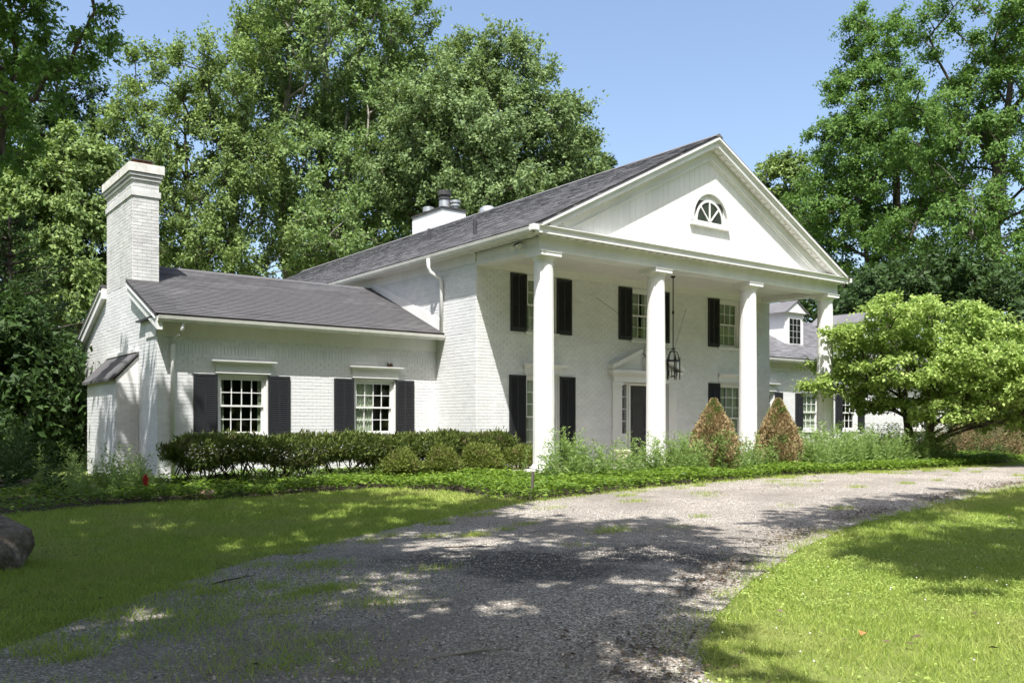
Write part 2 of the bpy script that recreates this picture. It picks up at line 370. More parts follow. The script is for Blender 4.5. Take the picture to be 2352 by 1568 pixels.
# window table: (centre x, opening width, z0, z1)
WW = [(-5.28, 1.19, .82, 2.22), (-1.85, 1.19, .82, 2.22)]
WU = [(2.10, 1.02, 3.50, 4.98), (5.94, 1.02, 3.50, 4.98), (9.76, 1.02, 3.50, 4.98)]
WLo = [(2.14, 1.16, .22, 2.36), (9.86, 1.16, .22, 2.36)]
WRt = [(14.05, 1.1, .85, 2.25), (16.85, 1.1, .85, 2.25), (19.45, 1.1, .85, 2.25), (24.6, 1.1, .85, 2.25), (28.4, 1.1, .75, 2.15)]
op = lambda L: [(c-w/2, c+w/2, a, b) for c, w, a, b in L]
DOOR = (4.98, 6.90, -.05, 2.28)
ZG = -.5
mbw = MB(); o_ = op(WW); backing(front(YW), XL, 0, ZG, 3.44, o_, mbw); wall_wing = part(mbw, 'wall', brick_m)
brick_wall(front(YW), XL, -.01, -.42, 3.02, o_, soldier=-.42+BH*38, cand=True)
mbw = MB(); o_ = op(WU)+op(WLo)+[DOOR]; backing(front(0), 0, HW, ZG, 5.6, o_, mbw); wall_main = part(mbw, 'wall', brick_m)
brick_wall(front(0), 0.0, HW, -.42, 5.02, o_)
mbw = MB(); backing(left(0), 0, YB, ZG, 5.6, [], mbw); part(mbw, 'wall', brick_m)
wing_roof_z = lambda y: 3.46+(y-1.47)*(5.11-3.46)/(5.44-1.47) if y < 5.44 else 5.11-(y-5.44)*.4156
brick_wall(left(0), .0, 8.3, -.42, 5.30, [(1.87, 9.4, -1, 3.30)], top=None)
# gable wall of the left wing
mbg = MB(); mbg.add([(XL, 1.87, ZG), (XL, 9.0, ZG), (XL, 9.0, 3.44), (XL, 5.44, 5.05), (XL, 1.87, 3.44)], [(0, 4, 3, 2, 1)])
part(mbg, 'wall', brick_m)
brick_wall(left(XL), 1.87, 9.0, -.42, 5.1, [], top=lambda y: 3.50+(min(y, 10.88-y)-1.87)*.4156-.16)
# far walls, plain
mbp = MB(); mbp.add([(HW, 0, ZG), (HW, YB, ZG), (HW, YB, 5.6), (HW, 0, 5.6)], [(0, 1, 2, 3)]); part(mbp, 'rear_wall', brick_m); mbp = MB(); mbp.add([(0, YB, ZG), (HW, YB, ZG), (HW, YB, 5.6), (0, YB, 5.6), (XC, YB, 8.6)], [(1, 0, 3, 4, 2)])
part(mbp, 'rear_wall', brick_m); mbp = MB(); mbp.add([(XL, 9.0, ZG), (0, 9.0, ZG), (0, 9.0, 3.5), (XL, 9.0, 3.5)], [(1, 0, 3, 2)])
part(mbp, 'rear_wall', brick_m)
# right wing walls
XR = 30.0
mbw = MB(); o_ = op(WRt); backing(front(YW), HW, XR, ZG, 3.5, o_, mbw); part(mbw, 'wall', brick_m)
brick_wall(front(YW), HW, XR, -.42, 3.06, o_)
mbp = MB(); mbp.add([(XR, YW, ZG), (XR, 9, ZG), (XR, 9, 3.5), (XR, 5.44, 5.5), (XR, YW, 3.5)], [(0, 1, 2, 3, 4)]); part(mbp, 'rear_wall', brick_m); mbp = MB(); mbp.add([(HW, 9, ZG), (XR, 9, ZG), (XR, 9, 3.5), (HW, 9, 3.5)], [(1, 0, 3, 2)]); part(mbp, 'rear_wall', brick_m)
# floors so that no light leaks in
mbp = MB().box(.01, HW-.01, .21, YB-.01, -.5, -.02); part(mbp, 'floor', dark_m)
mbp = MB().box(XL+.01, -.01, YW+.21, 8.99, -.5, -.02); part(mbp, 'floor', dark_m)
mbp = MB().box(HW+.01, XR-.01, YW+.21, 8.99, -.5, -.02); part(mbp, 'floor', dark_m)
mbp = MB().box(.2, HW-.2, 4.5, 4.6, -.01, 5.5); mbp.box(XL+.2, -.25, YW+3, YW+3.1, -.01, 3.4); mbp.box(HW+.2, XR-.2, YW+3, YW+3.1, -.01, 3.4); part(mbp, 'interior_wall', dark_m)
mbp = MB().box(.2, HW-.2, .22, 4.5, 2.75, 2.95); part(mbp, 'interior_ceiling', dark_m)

# ---- chimney at the end of the left wing
chim = empty('chimney', (0, 0, 0)); chim.parent = house
chb = []
SX0, SX1, SY0, SY1 = XL-.004, -6.58, 3.94, 6.44
mbp = MB().box(SX0, SX1, SY0, SY1, 3.4, 7.28); part(mbp, 'stack', wbrick_m, chim)
brick_wall(front(SY0), SX0, SX1, 4.35, 6.52, [], dest=chb); brick_wall(left(SX0), SY0, SY1, 4.45, 6.52, [], dest=chb)
for z0, z1, e in ((6.52, 6.66, .035), (6.90, 6.96, .045), (6.99, 7.05, .075), (7.075, 7.28, .105)):
    part(MB().box(SX0-e, SX1+e, SY0-e, SY1+e, z0, z1), 'band', mort_m if z0 > 7 else wbrick_m, chim)
brick_wall(front(SY0), SX0, SX1, 6.66, 6.90, [], dest=chb); brick_wall(left(SX0), SY0, SY1, 6.66, 6.90, [], dest=chb)
part(MB().box(-7.08, -6.68, 4.2, 4.85, 7.27, 7.43), 'flue_tile', terra_m, chim)
part(MB().box(-7.13, -6.63, 4.15, 4.90, 7.43, 7.46), 'cap', dmetal_m, chim)
# fireplace breast with its lean-to roof
XBp, YB0, YB1 = -7.68, 3.41, 6.3
part(MB().box(XBp, XL-.012, YB0, YB1, ZG, 2.13), 'fireplace_breast', brick_m, chim)
brick_wall(front(YB0), XBp, XL-.012, -.42, 2.05, []); brick_wall(left(XBp), YB0, YB1, -.42, 2.05, [])
mbp = MB().add([(XBp, YB0, 2.13), (XL-.012, YB0, 2.13), (XL-.012, YB0, 2.66), (XBp, YB1, 2.13), (XL-.012, YB1, 2.13), (XL-.012, YB1, 2.66)], [(0, 1, 2), (3, 5, 4), (0, 2, 5, 3)])
part(mbp, 'lean_to_gable', trim_m, chim)
mbp = MB().add([(XBp-.12, YB0-.05, 2.08), (XL-.012, YB0-.05, 2.72), (XL-.012, YB1+.05, 2.72), (XBp-.12, YB1+.05, 2.08), (XBp-.12, YB0-.05, 2.14), (XL-.012, YB0-.05, 2.78), (XL-.012, YB1+.05, 2.78), (XBp-.12, YB1+.05, 2.14)],
               [(0, 3, 2, 1), (4, 5, 6, 7), (0, 1, 5, 4), (2, 3, 7, 6), (3, 0, 4, 7)]); part(mbp, 'lean_to_roof', shing2_m, chim)
part(MB().box(XL-.07, XL-.011, YB0-.02, YB1+.05, 2.76, 2.84), 'flashing', trim_m, chim)

# ---- bricks: individuals on the sunlit wing wall, the rest joined
def quads_from_boxes(bs):
    a = np.array(bs, np.float32); fi = np.array([[4, 5, 6, 7], [0, 1, 5, 4], [1, 2, 6, 5], [2, 3, 7, 6], [3, 0, 4, 7]])
    n = len(a); V = a.reshape(-1, 3); F = (np.arange(n)[:, None, None]*8+fi[None]).reshape(-1, 4); return V, F
cand = np.array(brick_cand)
score = (np.abs(cand[:, 0]+3.6)) + 1.2*np.abs(cand[:, 1]-1.6)
order = np.argsort(score)
sel = order[:300]; rest = order[300:]
mpw = front(YW)
for i in rest:
    u, z, dep = cand[i]
    brick_rest.append([mpw(u+.003, 0, z+JT/2), mpw(u+BL-.003, 0, z+JT/2), mpw(u+BL-.003, 0, z+BH-JT/2), mpw(u+.003, 0, z+BH-JT/2), mpw(u+.003, dep, z+JT/2), mpw(u+BL-.003, dep, z+JT/2), mpw(u+BL-.003, dep, z+BH-JT/2), mpw(u+.003, dep, z+BH-JT/2)])
V, F_ = quads_from_boxes(brick_rest); npfaces('brickwork', V, F_, brick_m, house, kind='stuff')
V, F_ = quads_from_boxes(chb); npfaces('brickwork', V, F_, wbrick_m, chim, kind='stuff')
bm1 = MB().box(0, BL-.006, -.0095, 0, 0, BH-JT); b0 = None
for i in sel:
    u, z, dep = cand[i]
    if b0 is None: b0 = bm1.build('brick', brick_m, wall_wing); o = b0
    else: o = b0.copy(); COL.objects.link(o)
    o.location = (u+.003, YW+.0095-dep, z+JT/2)

# ---- roofs
def shingles(origin, ud, sd, nd, Lu, Ls, expo, skip=None, r=None, wr=(.22, .42), thk=(.009, .011, .014)):
    """returns verts (n,6,3)"""
    ud, sd, nd, origin = map(np.array, (ud, sd, nd, origin)); out = []; ctr = []
    k = 0; s = 0.0
    while s < Ls-.02:
        s1 = min(s+expo+.03, Ls); u = -r.uniform(0, .3)
        while u < Lu:
            w = r.uniform(*wr); a = max(u, 0); b = min(u+w-.004, Lu); u += w
            if b-a < .03: continue
            if skip and skip((a+b)/2, s): continue
            th = r.choice(thk); j = r.uniform(-.003, .003)
            P_ = lambda uu, s_, h: origin+ud*uu+sd*s_+nd*h
            out.append([P_(a, s+j, th+.004), P_(b, s+j, th+.004), P_(b, s1, .004), P_(a, s1, .004), P_(a, s+j, 0), P_(b, s+j, 0)]); ctr.append(((a+b)/2, s))
        s += expo; k += 1
    return np.array(out), ctr
def shingle_mesh(name, S, mat, parent, kind=None):
    n = len(S); V = S.reshape(-1, 3); base = np.arange(n)*6
    q = np.concatenate([np.stack([base, base+1, base+2, base+3], 1), np.stack([base+4, base+5, base+1, base], 1),
                        np.stack([base+4, base, base+3, base+3], 1)[:0]], 0)
    return npfaces(name, V, q, mat, parent, kind)
RR = np.random.default_rng(11)
# wing roof
sl_w = math.atan2(5.11-3.46, 5.44-1.47); Lw = (5.44-1.47)/math.cos(sl_w)
for y0, y1 in ((1.47, SY0-.01), (SY1+.01, 9.41)):
    zz = lambda y: 3.46+(min(y, 10.88-y)-1.47)*.4156
    part(MB().sweep([[(XL-.16, y, zz(y)-.002), (XL+.02, y, zz(y)-.002), (XL+.02, y, zz(y)-.052), (XL-.16, y, zz(y)-.052)] for y in (y0, y1)]), 'roof_overhang', shing2_m)
deck = MB(); deck.add([(XL+.01, 1.47, 3.46), (-.005, 1.47, 3.46), (-.005, 5.44, 5.11), (XL+.01, 5.44, 5.11), (XL+.01, 9.41, 3.46), (-.005, 9.41, 3.46),
                       (XL+.01, 1.47, 3.41), (-.005, 1.47, 3.41), (XL+.01, 5.44, 5.05), (XL+.01, 9.41, 3.41), (-.005, 9.41, 3.41)],
                      [(0, 1, 2, 3), (3, 2, 5, 4), (6, 0, 3, 8), (8, 3, 4, 9), (6, 7, 1, 0), (9, 4, 5, 10)])
roof_w = part(deck, 'roof', shing2_m)
S, ctr = shingles((XL-.17, 1.455, 3.464), (1, 0, 0), (0, math.cos(sl_w), math.sin(sl_w)), (0, -math.sin(sl_w), math.cos(sl_w)), -XL+.165, Lw, .125,
                  skip=lambda u, s: (XL-.17+u) < SX1+.03 and 1.455+s*math.cos(sl_w) > SY0-.03, r=RR, wr=(.24, .34), thk=(.012, .013, .014))
cc = np.array(ctr); oid = np.argsort(np.abs(cc[:, 0]-4.0)/2.2+np.abs(cc[:, 1]-1.5)); selS = oid[:300]; resS = oid[300:]
shingle_mesh('shingle_courses', S[resS], shing2_m, roof_w, kind='stuff')
for i in selS:
    q = S[i]; org = q[4].copy()
    me = bpy.data.meshes.new('shingle'); me.from_pydata([tuple(v-org) for v in q], [], [(0, 1, 2, 3), (4, 5, 1, 0), (4, 0, 3), (1, 5, 2)]); me.materials.append(shing2_m)
    o = bpy.data.objects.new('shingle', me); COL.objects.link(o); o.parent = roof_w; o.location = org
part(MB().sweep([[(SX1, 5.28, 5.06), (SX1, 5.44, 5.15), (SX1, 5.60, 5.06)], [(-.01, 5.28, 5.06), (-.01, 5.44, 5.15), (-.01, 5.60, 5.06)]]), 'ridge_cap', shing2_m, roof_w)
# main roof
XE = -.36; XEr = HW+.26; YF = -2.80
sl_m = math.atan2(ZR-ZE, XC-XE); Lm = (XC-XE)/math.cos(sl_m); sl_r = math.atan2(ZR-ZE, XEr-XC)
deck = MB(); deck.add([(XE, YF, ZE), (XE, YB+.3, ZE), (XC, YB+.3, ZR), (XC, YF, ZR), (XEr, YB+.3, ZE), (XEr, YF, ZE),
                       (XE, YF, ZE-.06), (XC, YF, ZR-.06), (XEr, YF, ZE-.06), (XE, YB+.3, ZE-.06), (XC, YB+.3, ZR-.06), (XEr, YB+.3, ZE-.06)],
                      [(0, 3, 2, 1), (3, 5, 4, 2), (6, 7, 3, 0), (7, 8, 5, 3), (6, 0, 1, 9), (9, 1, 2, 10), (10, 2, 4, 11), (8, 11, 4, 5)])
roof_m = part(deck, 'roof', shing_m)
S, ctr = shingles((XE-.015, YB+.3, ZE+.004), (0, -1, 0), (math.cos(sl_m), 0, math.sin(sl_m)), (-math.sin(sl_m), 0, math.cos(sl_m)), YB+.3-YF+.02, Lm, .14, r=RR, wr=(.16, .40))
shingle_mesh('shingle_courses', S, shing_m, roof_m, kind='stuff')
part(MB().sweep([[(XC-.16, YF-.02, ZR-.05), (XC, YF-.02, ZR+.045), (XC+.16, YF-.02, ZR-.05)], [(XC-.16, YB+.3, ZR-.05), (XC, YB+.3, ZR+.045), (XC+.16, YB+.3, ZR-.05)]]), 'ridge_cap', shing_m, roof_m)
# right wing roof
ZR2 = 5.62; sl_r2 = math.atan2(ZR2-3.50, 5.44-1.47); L2 = (5.44-1.47)/math.cos(sl_r2)
deck = MB(); deck.add([(HW+.005, 1.47, 3.50), (XR+.2, 1.47, 3.50), (XR+.2, 5.44, ZR2), (HW+.005, 5.44, ZR2), (XR+.2, 9.41, 3.5), (HW+.005, 9.41, 3.5), (HW+.005, 1.47, 3.45), (XR+.2, 1.47, 3.45)],
                      [(0, 1, 2, 3), (3, 2, 4, 5), (6, 7, 1, 0)]); roof_r = part(deck, 'roof', shing_m)
S, ctr = shingles((HW+.005, 1.455, 3.504), (1, 0, 0), (0, math.cos(sl_r2), math.sin(sl_r2)), (0, -math.sin(sl_r2), math.cos(sl_r2)), XR-HW+.2, L2, .14, r=RR, wr=(.2, .42))
shingle_mesh('shingle_courses', S, shing_m, roof_r, kind='stuff')

# ---- eaves: gutters, soffits, friezes
def run_y(prof, y0, y1): return MB().sweep([[(x, y0, z) for x, z in prof], [(x, y1, z) for x, z in prof]])
def run_x(prof, x0, x1): return MB().sweep([[(x0, y, z) for y, z in prof], [(x1, y, z) for y, z in prof]])
def gut(e, z):  # profile outward negative
    return [(e+.11, z-.02), (e+.11, z-.13), (e+.03, z-.13), (e-.005, z-.07), (e-.02, z), (e-.005, z), (e+.015, z-.055), (e+.04, z-.11), (e+.095, z-.11), (e+.095, z-.02)]
part(run_y([(x, z) for x, z in gut(XE-.05, ZE-.03)], -2.66, YB), 'gutter', gutter_m)
part(MB().box(XE-.03, XE+.03, -2.6, YB-.1, ZE-.11, ZE-.05), 'gutter_shade_debris', nest_m)  # dark strip: debris, plus painted shade for the gap between shingles and gutter
part(run_y([(XE+.06, 5.42), (XE+.06, 5.38), (.0, 5.38), (.0, 5.42)], -2.5, YB), 'soffit', soffit_m)
part(run_y([(-.028, 5.38), (-.028, 5.14), (0.0, 5.14), (0.0, 5.38)], .0, YB), 'frieze', trim_m)
part(run_x([(y, z) for y, z in gut(1.40, 3.425)], XL-.12, -.02), 'gutter', gutter_m)
part(MB().box(XL-.11, -.03, 1.425, 1.50, 3.34, 3.395), 'gutter_shade_debris', nest_m)  # debris fill kept dark to paint the shadow gap at the wing eave
part(run_x([(1.52, 3.36), (1.52, 3.32), (1.87, 3.32), (1.87, 3.36)], XL-.12, -.012), 'soffit', soffit_m)
part(run_x([(1.835, 3.32), (1.835, 3.02), (1.87, 3.02), (1.87, 3.32)], XL-.035, -.012), 'frieze', trim_m)
part(run_y([(XL-.035, 3.32), (XL-.035, 3.02), (XL+.0, 3.02), (XL+.0, 3.32)], 1.836, 2.72), 'frieze', trim_m)
part(run_y([(XL-.13, 3.45), (XL-.13, 3.41), (XL, 3.41), (XL, 3.45)], 1.47, 3.2), 'cornice_return', dmetal_m)
part(run_x([(y, z) for y, z in gut(1.40, 3.465)], HW+.01, XR+.1), 'gutter', gutter_m)
part(run_x([(1.52, 3.40), (1.52, 3.36), (1.87, 3.36), (1.87, 3.40)], HW+.01, XR+.1), 'soffit', soffit_m)
part(run_x([(1.835, 3.36), (1.835, 3.06), (1.87, 3.06), (1.87, 3.36)], HW+.01, XR), 'frieze', trim_m)
# raking trim on the wing gable
def rake_wing(y0, y1, top_, bot, x0, x1, name, mat):
    st = []
    for y in (y0, y1):
        zz = 3.46+(min(y, 10.88-y)-1.47)*.4156
        st.append([(x0, y, zz-top_), (x1, y, zz-top_), (x1, y, zz-bot), (x0, y, zz-bot)])
    part(MB().sweep(st), name, mat)
for y0, y1 in ((1.47, SY0-.03), (SY1+.03, 9.41)):
    rake_wing(y0, y1, .055, .34, XL-.13, XL-.01, 'rake_board', trim_m)
    rake_wing(y0+.08, y1-.02, .10, .135, XL-.165, XL-.13, 'rake_moulding', trim_m)
# step flashing of the wing roof against the main wall
part(MB().sweep([[(-.04, 1.50, 3.50), (-.01, 1.50, 3.50), (-.01, 1.50, 3.80), (-.04, 1.50, 3.80)], [(-.04, 5.44, 5.14), (-.01, 5.44, 5.14), (-.01, 5.44, 5.36), (-.04, 5.44, 5.36)]]), 'flashing_board', trim_m)

# ---- downspouts
part(MB().tube([(-.40, 1.62, 5.42), (-.40, 1.62, 5.20), (-.36, 1.6, 5.08), (-.12, 1.52, 4.92), (-.08, 1.5, 4.80), (-.08, 1.5, 3.47)], .05, 10), 'downspout', trim_m, smooth=True)
part(MB().tube([(-6.77, 1.50, 3.33), (-6.77, 1.50, 3.15), (-6.79, 1.55, 3.05), (-6.86, 1.78, 2.93), (-6.88, 1.80, 2.83), (-6.88, 1.80, -.3)], .048, 10), 'downspout', trim_m, smooth=True)

# ---- portico: floor, columns, entablature, pediment
CY = -2.29; CA = .31; CS = (HW-2*CA)/3
part(MB().box(-.06, HW+.06, -2.72, -.012, -.5, -.006), 'portico_floor', terrace_m)
colp = None
for i in range(4):
    c = empty('column', (CA+CS*i, CY, 0)); c.parent = house
    if i == 0:
        fl = lambda r, k: r*(1-.028*(0 if k % 4 == 0 else (1 if k % 4 == 2 else .8)))
        prof = []
        for k in range(13):
            t_ = k/12; prof.append((.252-.028*t_**1.6, .16+t_*(4.80-.16)))
        a1 = MB().lathe((0, 0, 0), prof, 96, fl).build('shaft', col_m, c)
        a2 = MB().lathe((0, 0, 0), [(.222, 4.80), (.228, 4.82), (.222, 4.84), (.222, 4.86), (.235, 4.875), (.262, 4.91), (.285, 4.945), (.285, 4.95)], 48).build('capital', col_m, c, smooth=True)
        a3 = MB().box(-.298, .298, -.298, .298, 4.95, 5.035).box(-.312, .312, -.312, .312, 5.035, 5.065).build('abacus', col_m, c)
        a4 = MB().lathe((0, 0, 0), [(.29, .04), (.305, .06), (.305, .09), (.29, .11), (.27, .125), (.268, .15), (.256, .16)], 48).build('base', col_m, c, smooth=True)
        a5 = MB().box(-.31, .31, -.31, .31, -.01, .04).build('plinth', col_m, c)
        parts0 = (a1, a2, a3, a4, a5)
    else:
        for q in parts0:
            o = q.copy(); COL.objects.link(o); o.parent = c
YE = CY-.23     # entablature front face
ent = empty('entablature', (0, 0, 0)); ent.parent = house
# a beam ring: front and two sides, each built of two fasciae and a taenia
XI0, XI1 = -.002, HW+.002
for (z0, z1, e) in ((5.065, 5.14, 0.0), (5.14, 5.17, .012), (5.17, 5.38, -.004), (5.38, 5.405, .05)):
    part(MB().box(XI0-e, XI1+e, YE-e, YE+.46, z0, z1), 'fascia', trim_m, ent)
    part(MB().box(XI0-e, XI0+.40, YE+.46, -.001, z0, z1), 'fascia', trim_m, ent)
    part(MB().box(XI1-.40, XI1+e, YE+.46, -.001, z0, z1), 'fascia', trim_m, ent)
part(MB().box(XI0+.40, XI1-.40, YE+.46, -.012, 5.22, 5.26), 'ceiling', soffit_m)
part(MB().box(.03, HW-.03, -.035, -.010, 5.02, 5.22), 'frieze', trim_m)
# horizontal cornice of the pediment
cor = empty('cornice', (0, 0, 0)); cor.parent = house
part(MB().box(XI0-.24, XI1+.20, -2.71, YE+.0, 5.405, 5.43), 'soffit', soffit_m, cor)
part(MB().box(XI0-.30, XI1+.22, -2.75, -2.705, 5.40, 5.50), 'corona', trim_m, cor)
part(MB().sweep([[(x, -2.75, 5.50), (x, -2.80, 5.555), (x, -2.80, 5.575), (x, -2.45, 5.585), (x, -2.45, 5.50)] for x in (XI0-.31, XI1+.22)]), 'crown_moulding', trim_m, cor)
part(MB().box(XE-.05, XI0-.24, -2.82, -2.665, 5.43, 5.56), 'cornice_return', trim_m, cor)
part(MB().box(XI1+.24, XEr+.05, -2.82, -2.665, 5.43, 5.56), 'cornice_return', trim_m, cor)
dm = MB().box(-.085, .085, -.06, .06, -.022, 0)
d0 = None
nden = 44
for i in range(nden):
    x = .06+(HW-.12)*i/(nden-1)
    if d0 is None: d0 = o = dm.build('mutule', trim_m, cor)
    else: o = d0.copy(); COL.objects.link(o)
    o.location = (x, -2.63, 5.404)
for i in range(10):
    o = d0.copy(); COL.objects.link(o); o.parent = cor; o.location = (-.16, -2.35+.26*i, 5.379); o.rotation_euler = (0, 0, rad(90))
# raking cornice: sections are lowered vertically from the roof plane
rake = empty('raking_cornice', (0, 0, 0)); rake.parent = house
def zroof(x): return ZE+(x-XE)*(ZR-ZE)/(XC-XE) if x < XC else ZE+(XEr-x)*(ZR-ZE)/(XEr-XC)
def rk(y0, y1, t0, t1, xl, xr, name, mat):
    st = []
    for x in (xl, XC, xr):
        z = zroof(x); st.append([(x, y0, z-t0), (x, y1, z-t0), (x, y1, z-t1), (x, y0, z-t1)])
    return part(MB().sweep(st), name, mat, rake)
def xat(zc, side):   # where a line t below the roof meets the horizontal cornice
    return XE+(zc-ZE)/(ZR-ZE)*(XC-XE) if side < 0 else XEr-(zc-ZE)/(ZR-ZE)*(XEr-XC)
def rake_t(y0, y1, t0, t1, name, mat):
    # clipped at the top of the cornice z=5.585 by starting where the lower edge clears it
    return rk(y0, y1, t0, t1, max(XE, xat(5.575+t0*.5+t1*.5, -1)), min(XEr, xat(5.575+t0*.5+t1*.5, 1)), name, mat)
rake_t(-2.83, -2.45, .062, .115, 'crown_moulding', trim_m)
rake_t(-2.79, -2.45, .115, .16, 'crown_moulding', trim_m)
rake_t(-2.76, -2.70, .16, .285, 'corona', trim_m)
rake_t(-2.70, -2.45, .255, .285, 'soffit', soffit_m)
rake_t(-2.515, -2.45, .285, .53, 'raking_frieze', trim_m)
rake_t(-2.535, -2.45, .53, .575, 'raking_moulding', trim_m)
rake_t(-2.495, -2.45, .575, .62, 'raking_moulding', trim_m)
for side in (-1, 1):
    for i in range(24):
        x0 = XE+1.0+(XC-XE-1.15)*i/23 if side < 0 else XEr-1.0-(XEr-XC-1.15)*i/23
        o = d0.copy(); COL.objects.link(o); o.parent = rake
        o.location = (x0, -2.62, zroof(x0)-.286); o.rotation_euler = (0, (-sl_m if side < 0 else sl_r), 0)
# tympanum in vertical boards
bw = .20; x = XE+.5; tb = None
while x < XEr-.5:
    a, b = x, min(x+bw-.006, XEr-.5)
    za, zb_ = zroof(a)-.40, zroof(b)-.40
    if max(za, zb_) > 5.6:
        mb = MB(); mid = [(XC, zroof(XC)-.40)] if a < XC < b else []
        poly = [(a, 5.57), (b, 5.57), (b, max(zb_, 5.58))]+mid+[(a, max(za, 5.58))]
        mb.sweep([[(px, -2.452, pz) for px, pz in poly], [(px, -2.43, pz) for px, pz in poly]])
        part(mb, 'tympanum_board', trim_m)
    x += bw
part(MB().add([(XE+.4, -2.44, 5.5), (XEr-.4, -2.44, 5.5), (XC, -2.44, ZR-.3)], [(0, 1, 2)]), 'tympanum', trim_m)
# fanlight
fan = empty('fanlight', (0, 0, 0)); fan.parent = house
fx, fz, R1 = 5.92, 6.49, .58
def arc(r, n=24): return [(fx+r*math.cos(math.pi*k/n), fz+r*1.08*math.sin(math.pi*k/n)) for k in range(n+1)]
def ring(r0, r1, y0, y1):
    a, b = arc(r0), arc(r1); mb = MB()
    for i in range(len(a)-1):
        q = [a[i], a[i+1], b[i+1], b[i]]
        mb.add([(x_, y0, z_) for x_, z_ in q]+[(x_, y1, z_) for x_, z_ in q], [(0, 3, 2, 1), (0, 1, 5, 4), (2, 3, 7, 6), (0, 4, 7, 3), (1, 2, 6, 5)])
    return mb
part(ring(.56, .72, -2.51, -2.452), 'surround', trim_m, fan); part(ring(.70, .74, -2.525, -2.452), 'hood_moulding', trim_m, fan)
part(ring(.50, .56, -2.475, -2.452), 'frame', trim_m, fan)
part(MB().box(fx-.78, fx+.78, -2.55, -2.452, fz-.135, fz-.06).box(fx-.72, fx+.72, -2.51, -2.452, fz-.06, fz), 'sill', trim_m, fan)
for k in range(4):
    a0, a1 = math.pi*k/4, math.pi*(k+1)/4; pts = [(fx, fz)]+[(fx+.51*math.cos(a0+(a1-a0)*j/6), fz+.51*1.08*math.sin(a0+(a1-a0)*j/6)) for j in range(7)]
    mb = MB(); mb.sweep([[(x_, -2.462, z_) for x_, z_ in pts], [(x_, -2.456, z_) for x_, z_ in pts]]); part(mb, 'pane', MATS['fan_glass'] if 'fan_glass' in MATS else glass_m, fan)
for k in (1, 2, 3):
    a0 = math.pi*k/4; d = Vector((math.cos(a0), 0, math.sin(a0)*1.08)); n_ = Vector((-d.z, 0, d.x))*.018; c0 = Vector((fx, 0, fz)); e0 = c0+d*.52
    pts = [c0+n_, e0+n_, e0-n_, c0-n_]
    part(MB().sweep([[(q.x, -2.482, q.z) for q in pts], [(q.x, -2.455, q.z) for q in pts]]), 'muntin', trim_m, fan)
part(MB().lathe((0, 0, 0), [(.001, 0), (.10, 0), (.10, .02), (.001, .02)], 20), 'hub', trim_m, fan)
hub = fan.children[-1]; hub.rotation_euler = (rad(90), 0, 0); hub.location = (fx, -2.47, fz+.02)
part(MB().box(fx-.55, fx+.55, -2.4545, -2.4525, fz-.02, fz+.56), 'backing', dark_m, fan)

# ---- windows, shutters, hoods
def window(c, w, z0, z1, yw, cols, ru, rl, split=.5, curtain=None, cur_col=None):
    wn = empty('window', (c, yw, z0)); wn.parent = house
    h = z1-z0; x0, x1 = -w/2, w/2
    fr_ = MB(); f = .075
    for a, b, c_, d in ((x0+.002, x0+f, .002, h-.002), (x1-f, x1-.002, .002, h-.002), (x0+f, x1-f, h-f, h-.002), (x0+f, x1-f, .002, .05)): fr_.box(a, b, .055, .17, c_, d)
    for a, b, c_, d in ((x0+.002, x0+.03, .002, h-.002), (x1-.03, x1-.002, .002, h-.002), (x0+.03, x1-.03, h-.03, h-.002)): fr_.box(a, b, .0, .055, c_, d)
    fr_.build('frame', trim_m, wn)
    MB().box(x0-.06, x1+.06, -.07, .12, -.075, 0).build('sill', trim_m, wn)
    ix0, ix1, iz0, iz1 = x0+f, x1-f, .05, h-f; zm = iz0+(iz1-iz0)*split
    for (za, zb, yy, rows) in ((zm-.02, iz1, .075, ru), (iz0, zm+.02, .115, rl)):
        sa = MB(); st = .042
        sa.box(ix0, ix0+st, yy, yy+.035, za, zb).box(ix1-st, ix1, yy, yy+.035, za, zb).box(ix0+st, ix1-st, yy, yy+.035, za, za+st).box(ix0+st, ix1-st, yy, yy+.035, zb-st, zb)
        gx0, gx1, gz0, gz1 = ix0+st, ix1-st, za+st, zb-st
        mu = .02
        for k in range(1, cols): x_ = gx0+(gx1-gx0)*k/cols; sa.box(x_-mu/2, x_+mu/2, yy+.004, yy+.031, gz0, gz1)
        for k in range(1, rows): z_ = gz0+(gz1-gz0)*k/rows; sa.box(gx0, gx1, yy+.005, yy+.030, z_-mu/2, z_+mu/2)
        sh = sa.build('sash', trim_m, wn)
        pm = None
        for i in range(cols):
            for j in range(rows):
                pw, ph = (gx1-gx0)/cols, (gz1-gz0)/rows
                if pm is None: pm = o = MB().box(.001, pw-.001, 0, .004, .001, ph-.001).build('pane', glass_m, wn)
                else: o = pm.copy(); COL.objects.link(o)
                o.location = (gx0+pw*i, yy+.016, gz0+ph*j)
                o.rotation_euler = (rad(BR.normal(0, .5)), 0, rad(BR.normal(0, .5)))
    if curtain:
        for (a, b) in curtain:
            n = 40; xs = [x0+f+(w-2*f)*(a+(b-a)*k/n) for k in range(n+1)]
            mb = MB(); mb.sweep([[(x_, .175+.014*math.sin(k*1.1)+.01*math.sin(k*2.7), z_) for k, x_ in enumerate(xs)] for z_ in (0.0, h)], close=False, caps=False)
            mb.build('curtain', cur_col or curt_m, wn, smooth=True)
    return wn
slat_proto = {}
